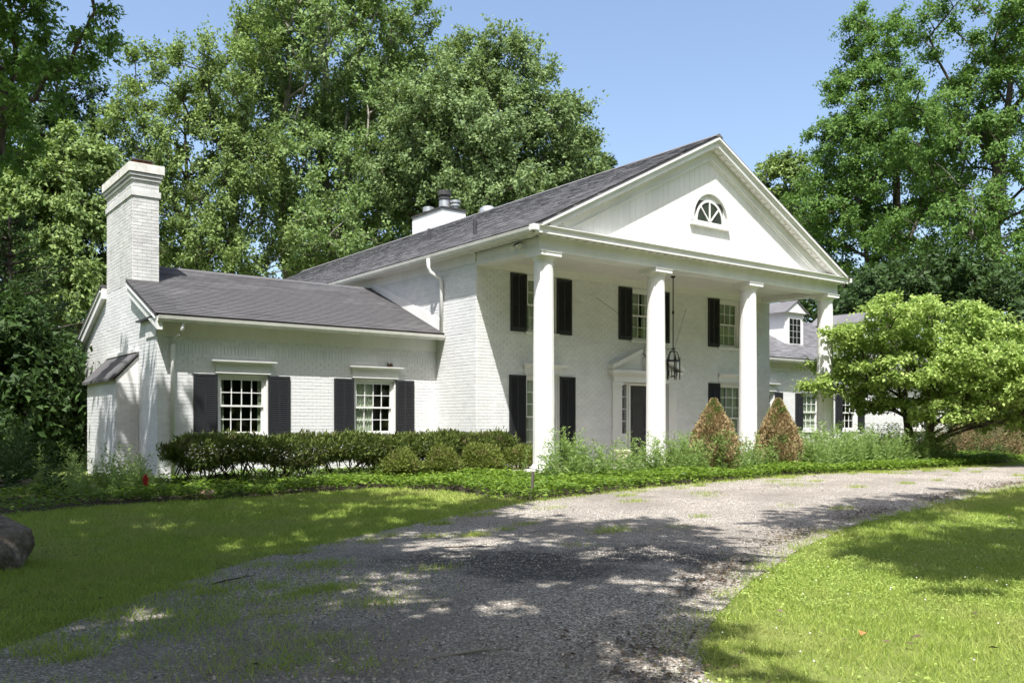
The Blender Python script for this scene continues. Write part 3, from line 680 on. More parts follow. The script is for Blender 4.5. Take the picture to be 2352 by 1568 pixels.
def shutter(x0, x1, z0, z1, yw, indiv=False):
    s_ = empty('shutter', (x0, yw-.012, z0)); s_.parent = house
    w, h = x1-x0, z1-z0; fw_ = .055; mid = w/2
    f = MB()
    f.box(0, fw_, -.04, 0, 0, h).box(w-fw_, w, -.04, 0, 0, h).box(mid-.022, mid+.022, -.036, 0, .0, h)
    f.box(fw_, w-fw_, -.038, 0, h-.07, h).box(fw_, w-fw_, -.038, 0, 0, .10)
    f.box(fw_, w-fw_, -.006, -.001, .1, h-.07)
    f.build('frame', shut_m, s_)
    n = max(8, int(round((h-.17)/.047))); dz_ = (h-.17)/n
    for side in (0, 1):
        a, b = (fw_, mid-.022) if side == 0 else (mid+.022, w-fw_)
        def sl_box(mb, z_): mb.add([(a, -.043, z_+.005), (b, -.043, z_+.005), (b, -.008, z_+dz_*1.1), (a, -.008, z_+dz_*1.1), (a, -.040, z_-.001), (b, -.040, z_-.001), (b, -.006, z_+dz_*1.0), (a, -.006, z_+dz_*1.0)], [(0, 1, 2, 3), (7, 6, 5, 4), (0, 4, 5, 1), (2, 6, 7, 3)])
        if indiv:
            mb = MB(); sl_box(mb, 0); o0 = mb.build('slat', shut_m, s_); o0.location = (0, 0, .10)
            for k in range(1, n):
                o = o0.copy(); COL.objects.link(o); o.location = (0, 0, .10+dz_*k)
        else:
            mb = MB()
            for k in range(n): sl_box(mb, .10+dz_*k)
            mb.build('louver_slats', shut_m, s_, kind='stuff')
def hood(c, w, z, yw, h=.28):
    hd = empty('window_hood', (c, yw, z)); hd.parent = house
    MB().box(-w/2-.05, w/2+.05, -.035, -.009, .035, h-.06).build('frieze', trim_m, hd)
    MB().box(-w/2-.06, w/2+.06, -.06, -.009, 0, .03).build('fillet', trim_m, hd)
    p_ = [(-.035, h-.085), (-.10, h-.045), (-.16, h-.02), (-.165, h+.012), (-.009, h+.03), (-.009, h-.085)]
    e = w/2+.18
    rings_ = []
    for sx in (-1, 1):
        rings_.append([(sx*(w/2+.05+max(0, -y_-.035)*1.0), y_, z_) for y_, z_ in p_])
    MB().sweep(rings_).build('crown', trim_m, hd)
for i, (c, w, a, b) in enumerate(WW):
    window(c, w, a, b, YW, 4, 2, 2, curtain=[(0, .52)] if i == 1 else [(0, .12), (.9, 1)], cur_col=None)
    shutter(c-w/2-.545, c-w/2-.005, a-.02, b+.0, YW, True); shutter(c+w/2+.005, c+w/2+.545, a-.02, b+.0, YW, True)
    hood(c, w, b+.03, YW)
for i, (c, w, a, b) in enumerate(WU):
    window(c, w, a, b, 0, 3, 2, 2, curtain=([(0, 1)] if i == 0 else [(0, .40), (.58, 1)] if i == 1 else [(0, .48), (.53, 1)]))
    shutter(c-w/2-.525, c-w/2-.005, a-.01, b+.01, 0); shutter(c+w/2+.005, c+w/2+.525, a-.01, b+.01, 0)
for i, (c, w, a, b) in enumerate(WLo):
    window(c, w, a, b, 0, 3, 3, 3, curtain=[(0, .36), (.5, 1)])
    shutter(c-w/2-.54, c-w/2-.005, a-.0, b+.0, 0); shutter(c+w/2+.005, c+w/2+.54, a-.0, b+.0, 0)
    hood(c, w, b+.03, 0, .26)
for i, (c, w, a, b) in enumerate(WRt):
    window(c, w, a, b, YW, 3, 2, 2, curtain=[(0, 1)] if i in (1,) else None)
    shutter(c-w/2-.46, c-w/2-.005, a-.02, b, YW); shutter(c+w/2+.005, c+w/2+.46, a-.02, b, YW)
    if i < 3: hood(c, w, b+.03, YW)

# ---- front door surround
dr_ = empty('door', (0, 0, 0)); dr_.parent = house
dc = 5.95
part(MB().box(dc-.52, dc+.52, .10, .15, .0, 2.20), 'leaf', door_m, dr_)
for sx in (-1, 1):
    for (z0, z1) in ((.20, .85), (1.0, 1.62), (1.76, 2.08)):
        xa = dc+sx*.27
        part(MB().box(xa-.17, xa+.17, .085, .0995, z0, z1).box(xa-.13, xa+.13, .076, .0845, z0+.04, z1-.04), 'panel', door_m, dr_)
part(MB().lathe((0, 0, 0), [(.001, 0), (.028, 0), (.028, .02), (.012, .03), (.03, .05), (.03, .07), (.001, .08)], 16), 'knob', metal_m, dr_)
kb = dr_.children[-1]; kb.rotation_euler = (rad(90), 0, 0); kb.location = (dc-.45, .10, 1.02)
for sx in (-1, 1):
    part(MB().box(*sorted((dc+sx*.525, dc+sx*.60)), .03, .16, -.02, 2.27), 'jamb', trim_m, dr_)
    xa = sorted((dc+sx*.605, dc+sx*.955))
    part(MB().box(xa[0], xa[1], .06, .14, -.02, .78), 'panel', trim_m, dr_)
    part(MB().box(xa[0], xa[1], .05, .16, .78, .82).box(xa[0], xa[1], .05, .16, 2.22, 2.27).box(xa[0], xa[0]+.05, .055, .15, .82, 2.22).box(xa[1]-.05, xa[1], .055, .15, .82, 2.22), 'sidelight_frame', trim_m, dr_)
    for k in range(4):
        z0 = .82+.35*k
        part(MB().box(xa[0]+.051, xa[1]-.051, .09, .095, z0+.012, z0+.338), 'pane', glass_m, dr_)
        if k: part(MB().box(xa[0]+.051, xa[1]-.051, .075, .11, z0-.011, z0+.011), 'muntin', trim_m, dr_)
    xp = sorted((dc+sx*.965, dc+sx*1.31))
    part(MB().box(xp[0], xp[1], -.075, -.009, .0, 2.18), 'pilaster', trim_m, dr_)
    part(MB().box(xp[0]-.03, xp[1]+.03, -.105, -.0085, 2.18, 2.28), 'pilaster_capital', trim_m, dr_); part(MB().box(xp[0]-.02, xp[1]+.02, -.09, -.0088, 2.08, 2.10), 'pilaster_necking', trim_m, dr_); part(MB().box(xp[0]-.03, xp[1]+.03, -.105, -.0085, -.005, .18), 'pilaster_base', trim_m, dr_)
    xs = MB(); q = [(-.60, .08), (-.30, .08), (-.30, .20), (-.60, .20)]
part(MB().box(dc-.53, dc+.53, .03, .16, 2.20, 2.27), 'head', trim_m, dr_)
part(MB().box(dc-1.30, dc+1.30, -.09, -.0082, 2.283, 2.46), 'frieze', trim_m, dr_)
part(MB().box(dc-1.36, dc+1.36, -.14, -.0081, 2.46, 2.53).box(dc-1.44, dc+1.44, -.22, -.008, 2.53, 2.62), 'cornice', trim_m, dr_)
for sx in (-1, 1):   # broken pediment rakes
    st = []
    for (xx, zz) in ((dc+sx*1.46, 2.63), (dc+sx*.30, 3.13)):
        st.append([(xx, -.25, zz), (xx, -.0079, zz), (xx, -.0079, zz+.12), (xx, -.25, zz+.12)])
    part(MB().sweep(st), 'pediment_rake', trim_m, dr_)
part(MB().add([(dc-1.3, -.06, 2.621), (dc+1.3, -.06, 2.621), (dc+.30, -.06, 3.10), (dc-.30, -.06, 3.10), (dc-1.3, -.0078, 2.621), (dc+1.3, -.0078, 2.621), (dc+.30, -.0078, 3.10), (dc-.30, -.0078, 3.10)], [(0, 1, 2, 3), (3, 2, 6, 7)]), 'pediment_field', trim_m, dr_)
part(MB().box(dc-.14, dc+.14, -.24, -.0077, 2.621, 3.0), 'pedestal', trim_m, dr_)
part(MB().lathe((dc, -.13, 3.0), [(.02, 0), (.07, .01), (.04, .05), (.09, .13), (.11, .22), (.07, .27), (.09, .29), (.03, .36), (.001, .42)], 20), 'finial', trim_m, dr_, smooth=True)
# ---- right wing dormers
def dormer(c):
    d_ = empty('dormer', (c, 2.75, 4.0)); d_.parent = house
    MB().box(-.58, .58, 0, 2.0, -.2, 1.42).build('cheeks', trim_m, d_)
    st = [[(-.74, y_, 1.42), (.74, y_, 1.42), (0, y_, 1.86)] for y_ in (-.12, 2.4)]
    MB().sweep(st).build('pediment', trim_m, d_)
    MB().add([(-.80, -.16, 1.41), (0, -.16, 1.90), (.80, -.16, 1.41), (-.80, 2.6, 1.41), (0, 2.6, 1.90), (.80, 2.6, 1.41), (-.80, -.16, 1.37), (0, -.16, 1.86), (.80, -.16, 1.37)], [(0, 1, 4, 3), (1, 2, 5, 4), (6, 7, 1, 0), (7, 8, 2, 1)]).build('dormer_roof', shing_m, d_)
    MB().box(-.44, .44, -.03, -.002, .16, 1.25).build('frame', trim_m, d_)
    for i in range(3):
        for j in range(4):
            MB().box(-.36+.242*i+.012, -.36+.242*(i+1)-.012, -.036, -.031, .22+.245*j+.01, .22+.245*(j+1)-.01).build('pane', dglass_m, d_)
m, t, p = new_mat('dark_glass'); p.inputs['Base Color'].default_value = (.012, .014, .014, 1); p.inputs['Roughness'].default_value = .05; dglass_m = m
dormer(17.05); dormer(22.5)
# ---- rooftop chimney and vents
ch2 = empty('chimney', (0, 0, 0)); ch2.parent = house
part(MB().box(6.3, 7.42, 11.4, 13.7, 8.0, 9.62), 'stack', brick_m, ch2)
n0 = len(brick_rest)
part(MB().box(6.26, 7.46, 11.36, 13.74, 9.62, 9.70), 'cap', dmetal_m, ch2)
def flue(x, y, r, prof, name='flue', mat=metal_m): part(MB().lathe((x, y, 9.70), prof, 24), name, mat, ch2, smooth=False)
flue(6.72, 13.1, .22, [(.16, 0), (.16, .12), (.24, .13), (.24, .32), (.10, .36), (.001, .37)])
flue(6.86, 12.1, .3, [(.23, 0), (.23, .42), (.22, .45)])
flue(6.86, 12.1, .3, [(.22, .45), (.26, .46), (.26, .52), (.22, .54), (.22, .62), (.27, .63), (.27, .82), (.001, .86)], 'flue_cap', dmetal_m)
flue(7.15, 11.75, .2, [(.12, 0), (.12, .16), (.20, .17), (.20, .24), (.15, .26), (.15, .30), (.22, .31), (.22, .40), (.001, .44)])
part(MB().tube([(2.55, 6.34, 6.9), (2.55, 6.34, 7.42)], .05, 10), 'vent_pipe', pipe_m)
part(MB().tube([(.69, 1.05, 5.95), (.69, 1.05, 6.47)], .055, 10), 'vent_pipe', pipe_m)
part(MB().lathe((6.5, 8.58, 8.3), [(.28, 0), (.28, .55)], 20), 'roof_vent', pipe_m)
part(MB().lathe((6.5, 8.58, 8.3), [(.33, .55), (.34, .62), (.30, .78), (.18, .86), (.001, .88)], 20), 'roof_vent_cap', metal_m, smooth=True)

# ------------------------------------------------------------------ things on the house
ln = empty('hanging_lantern', (5.87, -1.2, 5.22), 'black iron lantern hanging on a long rod in the portico', 'lantern')
LP = lambda z: z-5.22
lm = MB().tube([(0, 0, 0), (0, 0, LP(3.20))], .016, 8); lm.lathe((0, 0, LP(5.16)), [(.001, .06), (.07, .055), (.07, .03), (.02, .0)], 14); lm.lathe((0, 0, LP(4.15)), [(.016, 0), (.035, .03), (.035, .08), (.016, .11)], 12)
lm.lathe((0, 0, LP(3.16)), [(.02, 0), (.07, .01), (.07, .03), (.02, .05)], 12); lm.build('rod', iron_m, ln)
for k in range(5):
    a = k*math.pi*.4+.3; r = .185; pts = []
    cx_, sy_ = math.cos(a), math.sin(a)
    MB().tube([(.02*cx_, .02*sy_, LP(3.14)), (.10*cx_, .10*sy_, LP(3.10)), (.145*cx_, .145*sy_, LP(3.01)), (.15*cx_, .15*sy_, LP(2.87))], [.012, .013, .013, .013], 6).build('rib', iron_m, ln)
    MB().tube([(r*cx_, r*sy_, LP(2.97)), (r*cx_, r*sy_, LP(2.90)), (r*cx_, r*sy_, LP(2.38)), (r*cx_, r*sy_, LP(2.31))], [.006, .017, .017, .006], 6).build('post', iron_m, ln)
for z_, r0 in ((2.86, .185),):
    MB().lathe((0, 0, LP(z_)), [(r0-.02, -.014), (r0+.015, -.014), (r0+.015, .014), (r0-.02, .014), (r0-.02, -.014)], 24).build('hoop', iron_m, ln)
for k in range(4):
    a = k*math.pi/2+.4; MB().tube([(0, 0, LP(2.44)), (.09*math.cos(a), .09*math.sin(a), LP(2.40)), (.12*math.cos(a), .12*math.sin(a), LP(2.47)), (.12*math.cos(a), .12*math.sin(a), LP(2.60))], .012, 6).build('candle_arm', iron_m, ln)
for sx, wx in ((-1, 4.06), (1, 7.75)):
    MB().tube([(0, 0, LP(3.08)), (wx-5.87, 1.19, LP(4.60))], .005, 5).build('stay_wire', iron_m, ln)
fl_ = empty('floodlight', (-.004, -1.85, 5.33), 'twin floodlight mounted on the side of the portico entablature', 'floodlight')
MB().box(-.03, .0, -.06, .06, -.05, .05).build('base_plate', gutter_m, fl_)
for s_, yy in ((-1, -.14), (1, .16)):
    MB().tube([(-.03, 0, 0), (-.08, yy*.6, -.02), (-.11, yy, -.06)], .018, 6).build('arm', dmetal_m, fl_)
    o = MB().lathe((0, 0, 0), [(.02, .0), (.035, -.03), (.055, -.09), (.06, -.13), (.05, -.135), (.001, -.12)], 16).build('lamp_head', gutter_m, fl_, smooth=True)
    o.location = (-.11, yy, -.05); o.rotation_euler = (rad(-25*s_), rad(35), 0)
ns = MB(); rn = np.random.default_rng(5)
for k in range(60):
    a = rn.uniform(0, 6.28); r = rn.uniform(.02, .09); ns.tube([(r*math.cos(a), r*.6*math.sin(a), rn.uniform(0, .03)), (r*math.cos(a+.9), r*.6*math.sin(a+.9), rn.uniform(.02, .10))], .006, 4)
nest = ns.build('bird_nest', nest_m); nest.location = (-1.45, YW-.09, 2.555); tag(nest, 'small brown bird nest on the ledge above the wing window', 'nest')
ur = empty('planter', (4.05, -1.05, -.08), 'cream glazed planter urn standing by the front door', 'planter')
MB().lathe((0, 0, 0), [(.10, 0), (.12, .03), (.07, .07), (.10, .12), (.17, .24), (.19, .36), (.17, .40)], 24).build('bowl', plant_m, ur, smooth=True)
MB().lathe((0, 0, 0), [(.17, .40), (.22, .41), (.23, .45), (.21, .48), (.16, .47), (.15, .40)], 24).build('rim', plant_m, ur, smooth=True)

# ------------------------------------------------------------------ foliage helpers
def unit(a): return a/np.maximum(np.linalg.norm(a, axis=-1, keepdims=True), 1e-9)
def leaf_quads(p, tdir, L, Wd, r, nrm=None, fold=.12):
    n = len(p); tdir = unit(tdir)
    rv = r.normal(size=(n, 3)) if nrm is None else nrm+r.normal(size=(n, 3))*.35
    b = unit(np.cross(tdir, rv)); nn = np.cross(b, tdir)
    L = np.broadcast_to(L, (n,))[:, None]; Wd = np.broadcast_to(Wd, (n,))[:, None]
    v = np.stack([p, p+tdir*L*.45+b*Wd*.5+nn*fold*Wd, p+tdir*L, p+tdir*L*.45-b*Wd*.5+nn*fold*Wd], 1)
    return v.reshape(-1, 3)
def leaf_tris(p, tdir, L, Wd, r, nrm):
    n = len(p); tdir = unit(tdir); b = unit(np.cross(tdir, nrm+r.normal(size=(n, 3))*.35)); L = L[:, None]; Wd = Wd[:, None]
    return np.stack([p-b*Wd*.55, p+b*Wd*.55, p+tdir*L], 1).reshape(-1, 3)
def frustums(a, b, ra, rb, ns=5):
    d = unit(b-a); ref = np.where(np.abs(d[:, 2:3]) < .9, np.array([[0, 0, 1.]]), np.array([[1., 0, 0]]))
    u = unit(np.cross(d, ref)); w = np.cross(d, u); n = len(a); ang = np.arange(ns)*2*np.pi/ns
    c = np.cos(ang)[None, :, None]; s = np.sin(ang)[None, :, None]
    A = a[:, None]+(u[:, None]*c+w[:, None]*s)*ra[:, None, None]; B = b[:, None]+(u[:, None]*c+w[:, None]*s)*rb[:, None, None]
    V = np.concatenate([A, B], 1).reshape(-1, 3); i = np.arange(ns); j = (i+1) % ns
    F = np.stack([i, j, j+ns, i+ns], 1)[None]+(np.arange(n)*2*ns)[:, None, None]
    return V, F.reshape(-1, 4)
def lobes_sample(lobes, n, r, inner=.2, mind=0):
    vol = np.array([l[3]*l[4]*l[5] for l in lobes]); vol = vol/vol.sum(); out = np.zeros((0, 3))
    tries = 0
    while len(out) < n and tries < 60:
        k = r.choice(len(lobes), n, p=vol); d = unit(r.normal(size=(n, 3))); rr = np.cbrt(r.uniform(inner, 1, n))
        L = np.array([l[:6] for l in lobes])[k]; c = L[:, :3]+d*L[:, 3:]*rr[:, None]
        for q in c:
            if len(out) >= n: break
            if mind and len(out) and np.min(np.sum((out-q)**2, 1)) < mind*mind: continue
            out = np.vstack([out, q])
        tries += 1
        mind *= .93
    return out
TREES = {}
def tree(name, label, base, lobes, n_cl, leaves, leafsz, lmat, bmat, tr_r, seed, cl_r=1.1, flat=.8, droop=0., upb=.35, trunk_top=.7, lean=(0, 0), group='trees around the house', stems=1, tw=7, jit=.16, stretch=2.0, cat='tree', inner=.2, tipr=.016, nrm=None, quad=False):
    r = np.random.default_rng(seed); base = np.array(base, float)
    e = empty(name, tuple(base), label, cat, group)
    lob = [tuple(l) for l in lobes]; C_ = lobes_sample(lob, n_cl, r, inner, cl_r*.75)
    ztop = max(l[2]+l[5] for l in lob)
    nodes = []; par = []; plen = []
    for s_ in range(stems):
        ang = r.uniform(0, 6.28); off = np.array([math.cos(ang), math.sin(ang), 0])*(0 if stems == 1 else tr_r*1.0)
        out = np.array([math.cos(ang), math.sin(ang)])*(0 if stems == 1 else ztop*.10)
        nk = 9; prev = -1; w1, w2 = r.uniform(0, 6.28, 2)
        for k in range(nk):
            t_ = k/(nk-1); z_ = -.25+t_*(ztop*trunk_top+.25)
            p_ = np.array([lean[0]*t_+out[0]*t_+.02*ztop*math.sin(w1+t_*4)*t_, lean[1]*t_+out[1]*t_+.02*ztop*math.sin(w2+t_*5)*t_, z_])+off*(1-t_*.3)
            nodes.append(p_); par.append(prev); plen.append(0 if prev < 0 else plen[prev]+np.linalg.norm(p_-nodes[prev])); prev = len(nodes)-1
    ntr = len(nodes); ends = []
    zmin_att = ztop*.12
    ax_d = np.hypot(C_[:, 0]-lean[0]*.5, C_[:, 1]-lean[1]*.5)+.3*np.abs(C_[:, 2]-ztop*.5)
    for ci in np.argsort(ax_d):
        c = C_[ci]; Nn = np.array(nodes); d = np.linalg.norm(Nn-c, axis=1)
        cost = d+.30*np.array(plen)+np.where(Nn[:, 2] > c[2]-.25*d, 4+d, 0)+np.where(Nn[:, 2] < zmin_att, 6, 0)
        k = int(np.argmin(cost)); a = Nn[k]; prev = k
        dist = d[k]; ctl = (a+c)/2+np.array([0, 0, (.10+.12*droop)*dist])+r.normal(size=3)*.06*dist
        ns_ = 3 if dist > 1.2 else 2
        for q in range(1, ns_+1):
            t_ = q/ns_; p_ = (1-t_)**2*a+2*t_*(1-t_)*ctl+t_*t_*c
            nodes.append(p_); par.append(prev); plen.append(plen[prev]+np.linalg.norm(p_-nodes[prev])); prev = len(nodes)-1
        ends.append((prev, ci))
    cnt = np.zeros(len(nodes))
    for (i_, _) in ends:
        while i_ >= 0: cnt[i_] += 1; i_ = par[i_]
    Nn = np.array(nodes); par = np.array(par); m_ = par >= 0
    total = max(cnt.max(), 1); rad_ = np.maximum(tipr, tr_r*(cnt/total)**.55)
    rad_[ntr:] = np.minimum(rad_[ntr:], .42*tr_r)
    rad_[:ntr] = np.maximum(rad_[:ntr], tr_r*np.tile(np.linspace(1, .07, 9), stems)*(.75 if stems > 1 else 1))
    flare = np.zeros(len(nodes)); flare[np.arange(stems)*9] = tr_r*.35; rad_ = rad_+flare
    V, Fc = frustums(Nn[par[m_]], Nn[m_], rad_[par[m_]]*np.where(m_[m_], 1, 1), rad_[m_], 7)
    # limit step between parent and child radii
    ra = np.minimum(rad_[par[m_]], rad_[m_]*1.6+.01); V, Fc = frustums(Nn[par[m_]], Nn[m_], ra, rad_[m_], 7)
    npfaces('trunk', V, Fc, bmat, e, smooth=True)
    # leaves
    cen = np.array([np.mean([l[0] for l in lob]), np.mean([l[1] for l in lob]), np.mean([l[2] for l in lob])])
    per = leaves//n_cl; nt_ = tw; kl = max(1, per//nt_)
    outd = unit((C_-cen)*np.array([1, 1, .6])); nC = len(C_)
    td = unit(outd[:, None]*.55+r.normal(size=(nC, nt_, 3))*.75+np.array([0, 0, upb])); td[..., 2] *= flat
    csz = cl_r*r.uniform(.65, 1.25, size=(nC, 1, 1)); tl = csz*r.uniform(.55, 1.1, size=(nC, nt_, 1))
    f_ = r.uniform(.08, 1, size=(nC, nt_, kl))**.8
    P_ = C_[:, None, None]+td[:, :, None]*(tl*f_)[..., None]+r.normal(size=(nC, nt_, kl, 3))*jit
    P_[..., 2] -= droop*(tl*f_)**2*.6/np.maximum(csz, .3)
    tv = td[:, :, None]*.7+r.normal(size=(nC, nt_, kl, 3))*.8+np.array([0, 0, -.25-droop*.5])
    L_ = leafsz*r.uniform(.65, 1.3, size=(nC, nt_, kl))
    nv_ = unit(P_-C_[:, None, None])*.55+outd[:, None, None]*.75+np.array([0, 0, .55])+r.normal(size=P_.shape)*.42 if nrm is None else np.broadcast_to(np.array(nrm), P_.shape)
    if quad: npmesh('crown', leaf_quads(P_.reshape(-1, 3), tv.reshape(-1, 3), L_.ravel(), L_.ravel()/stretch*1.15, r, nrm=nv_.reshape(-1, 3)), 4, lmat, e)
    else: npmesh('crown', leaf_tris(P_.reshape(-1, 3), tv.reshape(-1, 3), L_.ravel(), L_.ravel()/stretch*1.4, r, nv_.reshape(-1, 3)), 3, lmat, e)
    # twigs carrying the sprays
    a = np.repeat(C_[:, None], nt_, 1).reshape(-1, 3); b = (C_[:, None]+td*tl*.8); b[..., 2] -= droop*(tl[..., 0]*.8)**2*.6/np.maximum(csz[..., 0], .3); b = b.reshape(-1, 3)
    V, Fc = frustums(a, b, np.full(len(a), tipr*.75), np.full(len(a), tipr*.25), 3); npfaces('twigs', V, Fc, bmat, e, kind='stuff')
    return e
def W3(px, dep, zoff=0):
    """ground point under image column px (2352-wide photo) at camera depth dep"""
    p_ = CAM+FWD*dep+RGT*(px-1176)/2045.6*dep; return (float(p_[0]), float(p_[1]), float(gz(p_[0], p_[1]))+zoff)
def lob(px, py, dep, rx_px, ry_px, base, ry=None):
    """crown lobe centred on a sight line at a depth, given by its apparent half-sizes"""
    s = dep/2045.6; p_ = CAM+FWD*dep+RGT*(px-1176)*s; z = 1.087+(973.6-py)*s
    return (p_[0]-base[0], p_[1]-base[1], z-base[2], rx_px*s, (ry or rx_px*s), ry_px*s)

# ------------------------------------------------------------------ trees behind the house
b = W3(735, 56); D_ = 56
tree('maple_tree', 'tall maple with a forked grey trunk rising behind the low wing roof', b,
     [lob(760, 130, D_, 200, 190, b), lob(620, 300, D_, 130, 170, b), lob(900, 300, D_, 150, 170, b), lob(760, 420, D_, 210, 120, b), lob(700, -40, D_, 150, 130, b), lob(950, 140, D_+1, 90, 120, b), lob(800, 560, D_-3, 190, 70, b)],
     330, 125000, .205, maple_l, gbark_m, .55, 21, cl_r=1.75, upb=.55, flat=1.0, stems=2, trunk_top=.62, tw=9, tipr=.03)
b = W3(1120, 52); D_ = 52
tree('maple_tree', 'broad maple crown rising above the main roof ridge behind the rooftop chimney', b,
     [lob(1060, 330, D_, 180, 140, b), lob(1150, 250, D_, 110, 150, b), lob(1240, 330, D_, 110, 120, b), lob(1000, 430, D_, 150, 90, b), lob(1300, 400, D_, 80, 80, b), lob(1090, 180, D_+1, 70, 90, b), lob(1130, 470, D_, 180, 60, b)],
     280, 120000, .19, maple2_l, bark_m, .45, 22, cl_r=1.6, upb=.5, flat=1.0, trunk_top=.55, tw=9, tipr=.03)
b = W3(470, 50); D_ = 50
tree('poplar_tree', 'airy light green tree with thin stems between chimney and maple', b,
     [lob(400, 200, D_, 110, 90, b), lob(520, 200, D_, 90, 110, b), lob(320, 300, D_, 80, 100, b), lob(450, 380, D_, 130, 110, b), lob(560, 420, D_, 90, 120, b), lob(400, 540, D_, 160, 90, b), lob(590, 90, D_+2, 60, 90, b), lob(610, 590, D_, 100, 60, b), lob(500, 610, D_, 110, 50, b)],
     170, 62000, .175, poplar_l, bark_m, .32, 23, cl_r=1.3, upb=.75, flat=1.15, stems=2, trunk_top=.8, tw=8, tipr=.025)
def conifer(name, label, base, h, r0, seed, mat=pine_l, n=42, group='conifers behind the roof', cat='conifer', leaf=.30, bare=.12, nl=130):
    r = np.random.default_rng(seed); e = empty(name, base, label, cat, group)
    z = np.linspace(-.2, h, 14); V, Fc = frustums(np.stack([0*z[:-1], 0*z[:-1], z[:-1]], 1), np.stack([0*z[1:], 0*z[1:], z[1:]], 1), .022*(h-z[:-1])+.03, .022*(h-z[1:])+.03, 8); 
    A = []; B = []; P_ = []; T_ = []
    for k in range(n):
        t_ = bare+(1-bare)*(k/n)**.9; nb = r.integers(4, 6)
        for j in range(nb):
            a = r.uniform(0, 6.28); ln_ = r0*(1-t_)**.75*r.uniform(.7, 1.15)+.25; d = np.array([math.cos(a), math.sin(a), r.uniform(.05, .35)])
            A.append((0, 0, h*t_)); e_ = np.array([0, 0, h*t_])+d*ln_; B.append(e_)
            m_ = int(nl*(.3+ln_/r0)); f_ = r.uniform(.25, 1.03, m_); q = np.array([0, 0, h*t_])+d*ln_*f_[:, None]+r.normal(size=(m_, 3))*np.array([.22, .22, .10])*ln_*.45
            q[:, 2] += .12*ln_*(f_**2); P_.append(q); T_.append(d*.6+r.normal(size=(m_, 3))*.6+np.array([0, 0, .35]))
    V2, F2 = frustums(np.array(A), np.array(B), np.full(len(A), .05), np.full(len(A), .015), 4)
    npfaces('trunk', np.vstack([V, V2]), np.vstack([Fc, F2+len(V)]), bark_m, e, smooth=True)
    P_ = np.vstack(P_); T_ = np.vstack(T_); L_ = leaf*r.uniform(.6, 1.3, len(P_))
    npmesh('crown', leaf_quads(P_, T_, L_, L_*.28, r), 4, mat, e); return e
b = W3(1300, 62); conifer('pine_tree', 'dark pine with a pointed top standing beyond the maple', b, 24.3, 4.2, 31)
b = W3(1392, 60); conifer('pine_tree', 'shorter dark pine beside the taller pine beyond the roof ridge', b, 19.3, 3.6, 32)
# left side
b = W3(170, 47); D_ = 47
tree('willow_tree', 'drooping green tree behind the left end chimney', b, [lob(170, 430, D_, 110, 120, b), lob(90, 520, D_, 110, 120, b), lob(230, 560, D_, 100, 90, b), lob(150, 650, D_, 130, 70, b)],
     130, 50000, .22, poplar_l, bark_m, .3, 24, cl_r=1.3, droop=.9, upb=.1, flat=1.0, tw=8, tipr=.02)
b = W3(60, 52); D_ = 52
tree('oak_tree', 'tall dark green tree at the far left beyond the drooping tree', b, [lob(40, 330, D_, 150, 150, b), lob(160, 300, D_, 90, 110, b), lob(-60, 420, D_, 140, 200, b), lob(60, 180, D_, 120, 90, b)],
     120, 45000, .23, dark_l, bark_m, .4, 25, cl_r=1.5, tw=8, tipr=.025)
b = W3(-190, 27); D_ = 27
tree('locust_tree', 'feathery honey locust overhanging from the left with drooping sprays', b,
     [lob(-60, 60, D_, 170, 110, b), lob(150, 40, D_, 120, 70, b), lob(60, 200, D_, 130, 80, b), lob(-250, 0, D_, 220, 200, b), lob(-230, -250, D_-2, 300, 220, b), lob(190, 130, D_, 80, 60, b), lob(0, -220, D_-2, 260, 160, b), lob(10, 330, D_+2, 110, 90, b)],
     260, 70000, .165, locust_l, bark_m, .32, 26, cl_r=.95, droop=.5, upb=.1, flat=.7, tw=8, stretch=2.6, jit=.09, trunk_top=.8, tipr=.012)
b = W3(22, 27); D_ = 27
conifer('hemlock_tree', 'thin trunked hemlock with dark flat boughs beside the wing gable', b, 7.6, 3.2, 33, mat=dark_l, n=16, group='evergreens by the gable', leaf=.16, bare=.42, nl=170)
b = W3(-75, 30); conifer('hemlock_tree', 'second dark hemlock growing deeper in the shade by the gable', b, 9.4, 3.4, 34, mat=dark_l, n=22, group='evergreens by the gable', leaf=.17, bare=.2, nl=160)
b = (-8.75, 8.6, float(gz(-8.75, 8.6)))
tree('magnolia_tree', 'leafy green small tree against the far side of the wing gable', b, [(0, 0, 2.2, 1.35, 1.35, 1.9), (-.5, -.2, 3.6, 1.0, 1.0, .9)], 60, 12000, .17, dark_l, bark_m, .08, 44, cl_r=.6, tw=7, group='garden trees', tipr=.008, trunk_top=.8)
